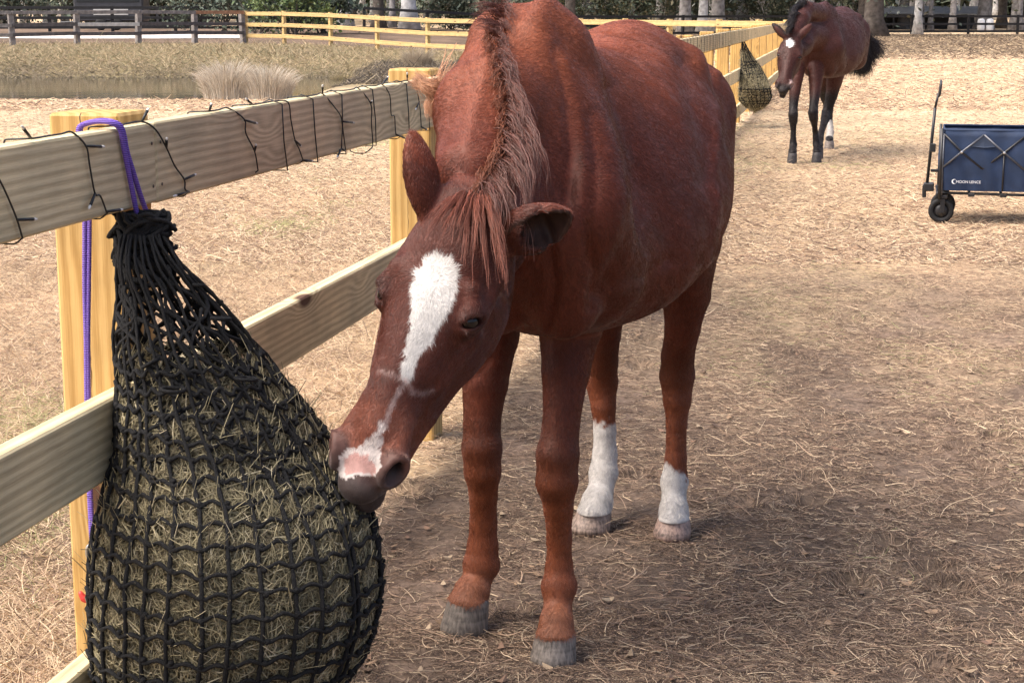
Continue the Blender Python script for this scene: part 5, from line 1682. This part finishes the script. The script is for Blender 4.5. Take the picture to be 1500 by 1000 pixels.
    for k in range(700):
        A = h0 + r.normal(0, 1, 3) * [.012, .01, .035]
        B = W(609 + r.normal(0, 5), 118 + r.normal(0, 6), 3.60); M = W(630, 138, 3.58) + r.normal(0, .008, 3)
        E = W(640 + r.normal(0, 5), 172 + r.normal(0, 7), 3.56)
        if k % 3: pts = [A, M * .4 + A * .6 + [0, 0, .006], M * .9 + A * .1 + [0, 0, .010], M * .45 + B * .55 + [0, 0, .008], B]
        else: pts = [A, A * .6 + M * .4, A * .25 + M * .75 + [0, 0, -.012], M * .7 + E * .3 + [-.004, 0, -.012], E * .7 + M * .3 + [-.008, 0, -.006]]
        out.append(np.array(pts) + r.normal(0, .004, 3))
    C2 = np.array([.52, .27, .15]) * r.uniform(.6, 1.2, (len(out), 1))
    tag(curves('mane_lock', np.array(out), .0006, attr_mat('lock_hair', rough=.45, spec=.4), C2, root), kind='stuff')
    # tail hanging behind the rump
    out = []; e1, e2, Ot = P['e1'], P['e2'], P['O']
    T0 = Ot + e1 * .05 + e2 * .05 + [0, 0, 1.20]
    for k in range(900):
        o = r.normal(0, .022, 3); x = r.normal(0, .035)
        out.append([T0 + e1 * .03 + o * .5, T0 - e1 * .07 + [0, 0, -.06] + o, T0 - e1 * .10 + e2 * (.01 + x * .5) + [0, 0, -.20] + o, T0 - e1 * .09 + e2 * (.01 + x * .6) + [0, 0, -.32] + o * 1.1, T0 - e1 * .07 + e2 * (.0 + x * .4) + [0, 0, -.40 + r.normal(0, .02)] + o])
    tag(curves('tail', np.array(out), .0011, attr_mat('tail_hair', rough=.45, spec=.4), np.array([.16, .05, .03]) * r.uniform(.6, 1.3, (len(out), 1)), root), kind='stuff')

    # ---------------- the bay horse walking up behind
    P2 = pose_far()
    r2, V2, Q2, nv2, C2 = build_horse(P2, .013, 'horse', 'dark bay horse with a white star, walking past the far hay net', paint_far,
        [(.05, .045, .045), (.05, .045, .045), (.06, .05, .05), (.2, .17, .15)], [-.1, -.1, -.1, 0])
    k2 = ((nv2[:, 1] < .4) & (V2[:, 2] > .12)).astype(float)
    tag(strand_field(V2, Q2, 90000, flow_field(dict(P2, ears=[]), V2 - np.array([0, 13.2, 0]) * 0, V2[:, 2]), np.full(len(V2), .018), C2 * 1.1, .0009, 'coat', attr_mat('bay_hair', rough=.35, spec=.45), r2, k2, tilt=.12, seed=9), kind='stuff')
    sk2 = Skin(V2, Q2); r = np.random.default_rng(15)
    bm = attr_mat('black_hair', rough=.4, spec=.4)
    R = []
    for t in np.linspace(0, 1, 60):
        x = np.interp(t, [0, .4, .75, 1], [1180, 1168, 1160, 1159]); y = np.interp(t, [0, .4, .75, 1], [2, 14, 34, 46])
        R.append((x + r.normal(0, 1.2), y + r.normal(0, 1), np.array([-.3, -.6, .2]), np.array([-.3, -.2, -1.]), r.uniform(.6, 1.1)))
    def bc(roots, r, n): return np.array([.018, .013, .013]) * r.uniform(.6, 1.6, (n, 1))
    tag(long_hair(sk2, R, 16, 7, .02, .0018, 'mane', bm, r2, bc, spread=.015, wav=.012, seed=3), kind='stuff')
    out = []; K = P2['scale']
    T0 = P2['O'] + P2['e1'] * .06 + [0, 0, 1.33 * K]; e2 = P2['e2']; 
    for k in range(3600):
        o = r.normal(0, .025, 3); q = r.random()
        tipx = r.uniform(1258, 1297) if q < .22 else r.uniform(1240, 1274); 
        tipy = np.interp(tipx, [1240, 1256, 1270, 1297], [112, 112, 100, 72]) + r.normal(0, 5)
        if q >= .22: tipy = r.uniform(62, 111)
        E = W(tipx, tipy, 19.0 + r.normal(0, .05)) + o
        A = W(1247, 34, 18.75) + o * .8; M = W(1258 + r.normal(0, 4), 50 + r.normal(0, 4), 18.95) + o
        M2 = M * .45 + E * .55 + W(1262, 80, 19)*0
        out.append([A, A * .4 + M * .6 + [0, 0, .02], M, M2, E])
    tag(curves('tail', np.array(out), .004, bm, np.array([.016, .012, .013]) * r.uniform(.6, 1.6, (len(out), 1)), r2), kind='stuff')
make_horses()
# ------------------------------------------------------------------ hay nets
def net_center(px, rpx, k=1.0):
    """depth at which a round net of that size, seen there, just touches the rails"""
    return 1.316 / (rpx / FPX * k - .982 * ((px - 750) / FPX - FT))

def hay_net(name, label, prof, nm, rows, cord, hay_from, seed, straw, zlift=0.0, detail=True):
    r = np.random.default_rng(seed)
    C = []; R = []
    Ys = [net_center(px, rp) - zlift for (py, px, rp) in prof]
    iw = int(np.argmax([q[2] for q in prof])); Ys = [min(y_, Ys[iw] + .24) if i_ < iw else Ys[iw] for i_, y_ in enumerate(Ys)]
    for (py, px, rp), Yd in zip(prof, Ys):
        p = W(px, py, Yd); C.append(p); R.append(rp * mpp(p))
    C = np.array(C); R = np.array(R); n0 = len(C)
    # resample by arc length
    d = np.concatenate([[0], np.cumsum(np.hypot(np.linalg.norm(np.diff(C, axis=0), axis=1), np.diff(R)))])
    T = d / d[-1]; tt = np.linspace(0, 1, 140)
    def ip(A):
        y = np.interp(tt, T, A); k = np.hanning(9); k /= k.sum()
        yp = np.concatenate([2 * y[0] - y[4:0:-1], y, 2 * y[-1] - y[-2:-6:-1]]); return np.convolve(yp, k, 'valid')
    Cx = np.stack([ip(C[:, 0]), ip(C[:, 1]), ip(C[:, 2])], 1); Rr = np.maximum(ip(R), .004)
    Lm = d[-1]
    def S(t, th, dr=0.0):
        t = np.clip(t, 0, 1); c = np.stack([np.interp(t, tt, Cx[:, i]) for i in range(3)], -1)
        rr = np.interp(t, tt, Rr)
        lump = 1 + .035 * vnoise(np.cos(th) * 1.7 + 9, np.sin(th) * 1.7 + 3, t * 5, seed) + .02 * vnoise(np.cos(th) * 5, np.sin(th) * 5, t * 14, seed + 1)
        rr = rr * lump + dr
        P = c + np.stack([np.cos(th) * rr, np.sin(th) * rr, np.zeros_like(rr)], -1)
        # keep it on the paddock side of the rails
        e = (P[..., 0] - fence_x(P[..., 1])) * math.cos(FA)
        push = np.maximum(.006 - e, 0) * (P[..., 2] > .60 if False else 1)
        return P + push[..., None] * FN
    t_ = empty(name, (C[-1][0], C[-1][1], max(C[-1][2], 0)))
    tag(t_, label, 'hay net')
    cm = plain('net_cord', (.007, .007, .008), rough=.75, spec=.35, var=.4, scale=220, bump=.8, bscale=500)
    # cords
    m = MB(); k = 110 if detail else 50
    t = np.linspace(.012, .985, k)
    slack = np.interp(t, [0, .22, .36, .5, 1], [.6, .7, .3, .12, .07])
    for j in range(nm):
        th = 2 * math.pi * (j + .25 * r.normal()) / nm
        w = th + slack * .33 * fbm(t * 11, np.full(k, j * 3.1), seed=seed, oct=2) * (2 * math.pi / nm) * 2.2
        P = S(t, w, .002 + .004 * np.abs(vnoise(t * 20, np.full(k, j * 1.7), seed=seed + 3)) + .010 * slack * (t < .45) * vnoise(t * 16, np.full(k, j * 7.7), seed=seed + 4))
        m.tube(P, cord * np.interp(t, [0, .2, .42], [.68, .75, 1]) * (1 + .22 * np.sin(np.arange(k) * 2.4 + j)), 6 if detail else 4)
    tr = np.linspace(.24, .985, rows); 
    for i, t0 in enumerate(tr):
        q = nm * (6 if detail else 3); th = np.linspace(0, 2 * math.pi, q + 1)
        gap = (tr[1] - tr[0])
        amp = np.interp(t0, [0, .3, .5, 1], [.5, .28, .18, .12]) * gap
        off = amp * fbm(np.cos(th) * 3.1 + i * 5, np.sin(th) * 3.1, seed=seed + 7, oct=3) + .12 * gap * np.cos(th * nm)
        P = S(t0 + off, th, .0045); P[-1] = P[0]
        m.tube(P, cord * .95 * (1 + .2 * np.sin(np.arange(q + 1) * 2.1)), 6 if detail else 4, cap=False)
        if detail and t0 > .3:
            for j in range(nm):
                p = S(np.array([t0]), np.array([2 * math.pi * j / nm]), .005)[0]
                m.lathe([(cord * .4, -cord * 1.3), (cord * 1.35, -cord * .5), (cord * 1.35, cord * .5), (cord * .4, cord * 1.3)], p, seg=6)
    if detail:
        # slack loops of cord in the empty upper part, and the gathered mouth
        for q in range(9):
            t0 = r.uniform(.10, .30); th = r.uniform(0, 6.28); L_ = r.uniform(.010, .022)
            a = np.linspace(-.5, 1.15 * math.pi * 1.6, 10)
            c = S(np.array([t0]), np.array([th]), .006)[0]; o = nrm(c - np.array([np.interp(t0, tt, Cx[:, i]) for i in range(3)])); tg = nrm(np.cross(o, [0, 0, 1]) * r.normal() + np.array([0, 0, 1]) * r.normal() * .8)
            m.tube([c + o * L_ * (1 - math.cos(x)) * .8 + tg * L_ * math.sin(x) for x in a], cord * .9, 5)
        c0 = C[0]
        for q in range(46):
            a = r.uniform(0, 6.28); pts = []
            for s_ in np.linspace(0, 1, 9):
                rad = .030 + .012 * r.random()
                pts.append(c0 + np.array([math.cos(a + s_ * 4.5) * rad * (.9 + .7 * s_), math.sin(a + s_ * 4.5) * rad * .8, .006 - .12 * s_ * ((q % 5) / 4) + .020 * math.sin(s_ * 9 + q)]) + r.normal(0, .003, 3))
            m.tube(smooth_pts(pts, 3), cord * 1.15, 5)
        for q in range(70):
            t0 = r.uniform(.05, .30); th = r.uniform(0, 6.28)
            a = np.linspace(0, 1, 12)
            P = S(t0 + a * r.uniform(.08, .2), th + r.normal(0, .8) * a + .25 * np.sin(a * 9 + q), r.uniform(-.012, .004))
            m.tube(P, cord * .9, 5)
    tag(m.build('netting', cm, t_, smooth=True), kind='stuff')
    # packed hay
    q = 96 if detail else 40; kk = 80 if detail else 36
    T0 = hay_from; V = []; ts = np.linspace(T0, 1, kk)
    TT, TH = np.meshgrid(ts, np.linspace(0, 2 * math.pi, q, endpoint=False), indexing='ij')
    fill = sstep(T0, T0 + .10, TT)
    P = S(TT.ravel(), TH.ravel(), 0).reshape(kk, q, 3)
    cen = P.mean(1, keepdims=True)
    lump = .93 + .045 * fbm(P[..., 0] * 22, P[..., 1] * 22, P[..., 2] * 22, seed + 9, 3)
    P = cen + (P - cen) * (lump * (.35 + .65 * fill))[..., None]
    V = P.reshape(-1, 3); F = []
    for i in range(kk - 1):
        for j in range(q):
            j1 = (j + 1) % q; F.append((i * q + j, i * q + j1, (i + 1) * q + j1, (i + 1) * q + j))
    F.append(tuple(range(q - 1, -1, -1))); F.append(tuple((kk - 1) * q + j for j in range(q)))
    hb = link('hay', mesh_np('hay', V, F), plain('hay_core', (.15, .125, .078), rough=.95, spec=.1, var=.5, scale=160, bump=1.0, bscale=240), t_)
    n = straw
    t1 = T0 + (1 - T0) * r.random(n) ** .8; th = r.uniform(0, 2 * math.pi, n)
    if detail: # a thin scatter higher up
        k = r.random(n) < .035; t1[k] = r.uniform(.22, T0 + .05, k.sum())
    B = S(t1, th, 0); cc = np.stack([np.interp(t1, tt, Cx[:, i]) for i in range(3)], -1)
    o = B - cc; o[:, 2] = 0; o /= np.linalg.norm(o, axis=1)[:, None] + 1e-9
    # tilt the outward direction on the underside
    sl = np.gradient(Rr, tt)[np.clip((t1 * 139).astype(int), 0, 139)] / Lm
    o = o + np.array([0, 0, 1.0]) * np.clip(sl, -2, 2)[:, None] * .8; o /= np.linalg.norm(o, axis=1)[:, None]
    B = B - o * (.003 + np.abs(r.normal(0, .009, n)))[:, None]
    u = np.cross(o, [0, 0, 1.0]); u /= np.linalg.norm(u, axis=1)[:, None] + 1e-9; v = np.cross(u, o)
    a = r.uniform(0, math.pi, n) ; D = u * np.cos(a)[:, None] + v * np.sin(a)[:, None] * 1.2
    sc = 1.0 if detail else 1.6
    ln = (.030 * np.exp(r.normal(0, .45, n)) * sc)[:, None]; lift = np.where(r.random(n) < .05, r.uniform(.1, .7, n), r.normal(0, .10, n))[:, None]
    S2 = np.cross(o, D); bend = r.normal(0, .35, n)[:, None]
    P = np.stack([B - D * ln * .5, B - D * ln * .1 + S2 * ln * bend * .3 + o * .003, B + D * ln * .5 + o * ln * lift + S2 * ln * bend * .1], 1)
    k = r.random((n, 1))
    Cc = np.where(k < .40, np.array([.43, .37, .22]), np.where(k < .72, np.array([.27, .235, .14]), np.where(k < .9, np.array([.14, .115, .072]), np.array([.60, .52, .35])))) * r.uniform(.5, 1.1, (n, 1))
    tag(curves('hay_stalks', P, (.0008 if detail else .0022) * np.exp(r.normal(0, .25, n)), attr_mat('hay_stalk', rough=.6, spec=.25), Cc, t_, tip=.6), kind='stuff')
    return t_, C, R

hay_net('hay_net', 'big black hay net bulging with hay, hung by a purple rope at the near post', [
    (333, 207, 24), (352, 208, 32), (385, 214, 46), (430, 238, 66), (480, 258, 88), (540, 284, 112), (600, 308, 138), (650, 326, 158), (700, 338, 182), (750, 342, 200),
    (800, 344, 209), (850, 345, 213), (900, 342, 209), (950, 336, 198), (1000, 326, 174), (1045, 318, 138), (1080, 314, 90), (1100, 312, 45), (1108, 312, 8)],
    31, 24, .0042, .30, 12, 56000)
hay_net('hay_net', 'distant black hay net full of hay, hanging on the fence beside the bay horse', [
    (60, 1087, 2.5), (70, 1089, 5), (85, 1093, 10), (100, 1099, 16), (115, 1102, 21), (130, 1104, 24.5), (142, 1105, 25), (151, 1106, 20), (157, 1107, 12), (160, 1107, 3)],
    24, 20, .0062, .12, 31, 16000, detail=False)

# ------------------------------------------------------------------ purple rope with its snap
def make_rope():
    t = empty('rope', tuple(plane_pt(160, 200)))
    tag(t, 'purple braided rope looped over the top rail, holding up the near hay net', 'rope')
    m, nt, b = new_mat('purple_rope'); L = nt.links.new
    g = N(nt, 'ShaderNodeNewGeometry')
    wv = N(nt, 'ShaderNodeTexWave'); wv.wave_type = 'BANDS'; wv.bands_direction = 'Z'; wv.inputs['Scale'].default_value = 90; wv.inputs['Distortion'].default_value = 2.0
    L(g.outputs['Position'], wv.inputs['Vector'])
    r = N(nt, 'ShaderNodeValToRGB'); r.color_ramp.elements[0].color = (.085, .035, .30, 1); r.color_ramp.elements[1].color = (.25, .14, .62, 1)
    L(wv.outputs['Fac'], r.inputs['Fac']); L(r.outputs['Color'], b.inputs['Base Color'])
    b.inputs['Roughness'].default_value = .6
    bp = N(nt, 'ShaderNodeBump'); bp.inputs['Strength'].default_value = .6; bp.inputs['Distance'].default_value = .003
    L(wv.outputs['Fac'], bp.inputs['Height']); L(bp.outputs['Normal'], b.inputs['Normal'])
    def fr(x, y, o=.009): return plane_pt(x, y, o)
    mid = fr(172, 190); topf = np.array([mid[0], mid[1], 1.251]) - FN * .012
    back = topf - FN * .045
    def W2(x, y, Yd): return W(x, y, Yd)
    for k, (pts, hang, dx) in enumerate((
        ([(176, 190), (181, 215), (187, 245), (194, 280), (203, 326)], [(124, 330, 3.19), (124, 420, 3.19), (126, 500, 3.19), (127, 590, 3.19), (130, 700, 3.19), (134, 790, 3.17)], 0),
        ([(179, 189), (186, 222), (196, 255), (207, 290), (221, 328)], [(131, 330, 3.19), (130, 420, 3.19), (129, 500, 3.19), (130, 590, 3.19), (132, 700, 3.19), (136, 790, 3.17)], .012))):
        f = [fr(x, y) for x, y in pts]
        bb = back - FN * .014 - FD * (.006 if k else 0)
        A = [topf - FN * .03 + FD * dx + [0, 0, .004], topf + FD * dx + [0, 0, .002]] + f
        m1 = MB().tube(smooth_pts([bb + [0, 0, -.03], bb + [0, 0, -.006]] + A, 6), .0050, 10)
        m1.build('strand', m, t, smooth=True)
        h = [W2(*q) for q in hang]; s0 = bb + [0, 0, -.02]
        m2 = MB().tube(smooth_pts([s0, s0 * .6 + h[0] * .4 - FN * .012, h[0] + [0, 0, .03]] + h, 6), .0044, 10)
        m2.build('strand', m, t, smooth=True)
    # metal snap and red tape
    sm = plain('snap_metal', (.55, .55, .55), rough=.3, metal=.9, var=.1)
    c = W(135, 802, 3.16)
    mm = MB(); mm.tube(smooth_pts([c + [0, 0, .010], c + [-.010, 0, .0], c + [-.010, 0, -.018], c + [0, 0, -.026], c + [.009, 0, -.016], c + [.008, 0, 0], c + [0, 0, .010]], 5), .0028, 7)
    mm.tube([c + [0, 0, -.024], c + [-.003, 0, -.075], c + [-.004, 0, -.105]], .0042, 8)
    mm.build('snap', sm, t, smooth=True)
    rm = plain('red_tape', (.62, .05, .04), rough=.5, var=.15)
    d = W(126, 873, 3.15)
    m3 = MB().tube(smooth_pts([d + [-.012, 0, .010], d + [-.004, 0, -.004], d + [.006, 0, -.010], d + [.012, 0, -.022]], 4), [.003, .005, .006, .007, .008, .007, .007, .006, .005, .005, .004, .004, .003], 8)
    m3.build('tape', rm, t, smooth=True)
make_rope()
# ------------------------------------------------------------------ folding wagon
def make_cart():
    an = math.radians(-13)
    ex = np.array([math.cos(an), math.sin(an), 0]); ey = np.array([-math.sin(an), math.cos(an), 0]); ez = np.array([0, 0, 1.0])
    c0 = W(1378, 320, 11.95); c0[2] = 0
    O = c0 - ex * .03
    def T(x, y, z): return O + ex * x + ey * y + ez * z
    RM = np.stack([ex, ey, ez], 1)
    t = empty('folding_wagon', tuple(T(.5, .25, 0)))
    tag(t, 'navy blue folding wagon with upright black handle, parked on the dry grass', 'wagon')
    bl = plain('wagon_frame', (.018, .018, .020), rough=.4, spec=.5, var=.2)
    gy = plain('frame_tube', (.10, .105, .12), rough=.35, spec=.5, metal=.5, var=.2)
    fb = plain('navy_canvas', (.020, .036, .080), rough=.65, spec=.3, var=.25, scale=9, bump=.35, bscale=14)
    fl = plain('navy_pocket', (.035, .05, .085), rough=.6, spec=.3, var=.2, scale=9)
    LX, DY = 1.02, .50
    # canvas tub: wavy side sheets with thickness, rim drooping between the supports
    def sheet(x0, y0, x1, y1, nm_):
        V = []; F = []; n = 44; k = 10
        nn = nrm(np.array([-(y1 - y0), (x1 - x0)]))
        for side in (0, 1):
            for i in range(n + 1):
                f = i / n; x = x0 + (x1 - x0) * f; y = y0 + (y1 - y0) * f
                for j in range(k + 1):
                    g = j / k; wob = .010 * math.sin(f * 23 + g * 3) * math.sin(g * 3.0) + .006 * math.sin(f * 61 + g * 5) * (1 - g) + .016 * math.sin(math.pi * g)
                    z = .235 + g * (.425 - .012 * abs(math.sin(f * math.pi * 3.5)))
                    o = wob + (.006 if side else 0)
                    V.append(T(x + nn[0] * -o, y + nn[1] * -o, z))
        m = (n + 1) * (k + 1)
        for i in range(n):
            for j in range(k):
                a = i * (k + 1) + j; F.append((a, a + k + 1, a + k + 2, a + 1)); F.append((a + m, a + m + 1, a + m + k + 2, a + m + k + 1))
        for i in range(n):
            a = i * (k + 1) + k; F.append((a, a + k + 1, a + k + 1 + m, a + m))
        return link('canvas_side', mesh_np('canvas_side', V, F), fb, t)
    sheet(.035, 0, LX, 0, 'f'); sheet(LX, 0, LX, DY, 'r'); sheet(LX, DY, .035, DY, 'b'); sheet(.035, DY, .035, 0, 'l')
    MB().box(T((.035 + LX) / 2, DY / 2, .238), ((LX - .045) / 2, DY / 2 - .008, .006), RM).build('canvas_floor', fb, t)
    # rim
    MB().tube([T(.03, 0, .655), T(LX + .01, 0, .655), T(LX + .01, DY, .655), T(.03, DY, .655), T(.03, 0, .655)], .010, 7).build('rim', fb, t, smooth=True)
    # scissor frame on both long sides
    xs = [.03, .15, .295, .435, .575, .715, .86, 1.0]
    for y, s in ((-.022, 1), (DY + .022, -1)):
        zA = [.625, .505, .39, .505, .625, .505, .39, .505]; zB = [.40, .505, .625, .505, .39, .505, .625, .505]
        for zz, o in ((zA, 0), (zB, .010)):
            for i in range(0, len(xs) - 2, 2):
                m = MB(); m.tube([T(xs[i], y - s * o, zz[i]), T(xs[i + 1], y - s * o, zz[i + 1]), T(xs[i + 2], y - s * o, zz[i + 2])], .0072, 7); m.build('brace', gy if o else bl, t, smooth=True)
        for i in range(1, len(xs), 2):
            MB().lathe([(.009, 0), (.009, .006), (.003, .008)], T(xs[i], y - s * .016, .505), axis=-ey * s, seg=10).build('rivet', plain('rivet_metal', (.6, .6, .6), rough=.3, metal=.8), t)
        MB().tube([T(.435, y, .505), T(.435, y, .235)], .006, 6).build('brace', bl, t, smooth=True)
        for xx in (.012, LX + .012):
            MB().tube([T(xx, y, .17), T(xx, y, .665)], .0105, 8).build('corner_post', bl, t, smooth=True)
            MB().tube([T(xx + .014, y, .20), T(xx + .014, y, .63)], .0075, 6).build('corner_post', gy, t, smooth=True)
        for x0 in (.295, .86):
            V = [T(x0 - .085, y - s * .012, .545), T(x0, y - s * .014, .628), T(x0 + .085, y - s * .012, .545), T(x0, y - s * .020, .538)]
            V2 = [v + ey * s * .004 for v in V]
            link('pocket_flap', mesh_np('pocket_flap', V + V2, [(0, 1, 2, 3), (7, 6, 5, 4), (0, 4, 5, 1), (1, 5, 6, 2), (2, 6, 7, 3), (3, 7, 4, 0)], False), fl, t)
    # under frame
    for y in (.02, DY - .02):
        MB().tube([T(-.01, y, .215), T(LX + .02, y, .205)], .010, 7).build('under_rail', bl, t, smooth=True)
    for xx in (.0, .22, .435, .72, LX):
        MB().tube([T(xx, .0, .212), T(xx, DY, .212)], .009, 7).build('under_rail', bl, t, smooth=True)
        MB().box(T(xx + .01, .0, .205), (.022, .018, .012), RM, bev=.004).build('bracket', bl, t)
    # wheels: four, each with a fork
    tm = plain('tyre_rubber', (.014, .014, .015), rough=.7, spec=.3, var=.3, scale=80)
    for (x, y) in ((.03, .03), (.05, DY - .03), (LX - .03, .03), (LX - .03, DY - .03)):
        w = empty('wheel', tuple(T(x, y, .085)), parent=None); w.parent = t; reparent(w, t)
        c = T(x, y, .088)
        MB().lathe([(.052, -.019), (.078, -.021), (.087, -.012), (.088, 0), (.087, .012), (.078, .021), (.052, .019)], c, axis=ey, seg=36, closed=True).build('tyre', tm, w, smooth=True)
        MB().lathe([(.014, -.017), (.05, -.011), (.053, 0), (.05, .011), (.014, .017)], c, axis=ey, seg=24).build('rim', bl, w, smooth=True)
        MB().lathe([(.008, -.024), (.008, .024)], c, axis=ey, seg=12).build('hub', plain('hub_metal', (.6, .6, .6), rough=.3, metal=.8), w)
        f = MB()
        for sg in (-1, 1):
            f.box(c + ey * .030 * sg + ez * .035 + ex * .008, (.016, .004, .05), RM, bev=.003)
        f.box(c + ez * .098 + ex * .010, (.030, .036, .012), RM, bev=.004); f.tube([c + ez * .10 + ex * .01, c + ez * .14 + ex * .01], .014, 10)
        f.build('fork', bl, t)
    # pull handle standing upright at the left end
    hx = -.045
    h = MB(); h.tube([T(hx - .03, .12, .23), T(hx - .008, .12, .60), T(hx + .004, .12, .80)], .011, 8); h.tube([T(hx + .004, .12, .80), T(hx + .022, .12, .90)], .009, 8)
    h.build('handle', bl, t, smooth=True)
    gp = MB(); gp.tube(smooth_pts([T(hx + .026, .12, .88), T(hx + .030, .07, .90), T(hx + .036, .05, .97), T(hx + .036, .12, .985), T(hx + .036, .19, .97), T(hx + .030, .17, .90), T(hx + .026, .12, .88)], 5), .009, 8)
    gp.build('grip', plain('grip_black', (.04, .042, .045), rough=.5), t, smooth=True)
    MB().box(T(hx + .0, .12, .52), (.020, .020, .030), RM, bev=.005).build('bracket', bl, t)
    b = MB(); b.box(T(hx - .015, .12, .245), (.035, .05, .028), RM, bev=.006); b.box(T(hx - .045, .12, .215), (.014, .03, .045), RM, bev=.005); b.box(T(hx + .02, .12, .36), (.028, .012, .010), RM, bev=.003)
    b.build('bracket', bl, t)
    # white printed mark: a crescent and a short line of letters
    wm = plain('white_print', (.75, .76, .78), rough=.6, var=.03)
    V = []; k = 14
    for i in range(k + 1):
        a = math.radians(60 + 240 * i / k); V.append((math.cos(a) * .017, math.sin(a) * .017)); V.append((.005 + math.cos(a) * .013, math.sin(a) * .013))
    VV = [T(.108 + p[0], -.0345, .300 + p[1]) for p in V]
    link('print_mark', mesh_np('print_mark', VV, [(2 * i, 2 * i + 2, 2 * i + 3, 2 * i + 1) for i in range(k)], False), wm, t)
    tx = bpy.data.curves.new('print_text', 'FONT'); tx.body = 'MOON LENCE'; tx.size = .026; tx.extrude = .0005
    ob = bpy.data.objects.new('print_text', tx); COL.objects.link(ob); dg = bpy.context.evaluated_depsgraph_get(); me = bpy.data.meshes.new_from_object(ob.evaluated_get(dg)); bpy.data.objects.remove(ob)
    vs = np.array([v.co[:] for v in me.vertices])
    W_ = np.array([T(.120 + x, -.0345 - z, .290 + y) for x, y, z in vs]); me.vertices.foreach_set('co', W_.astype(np.float32).ravel()); me.update()
    link('lettering', me, wm, t)
make_cart()
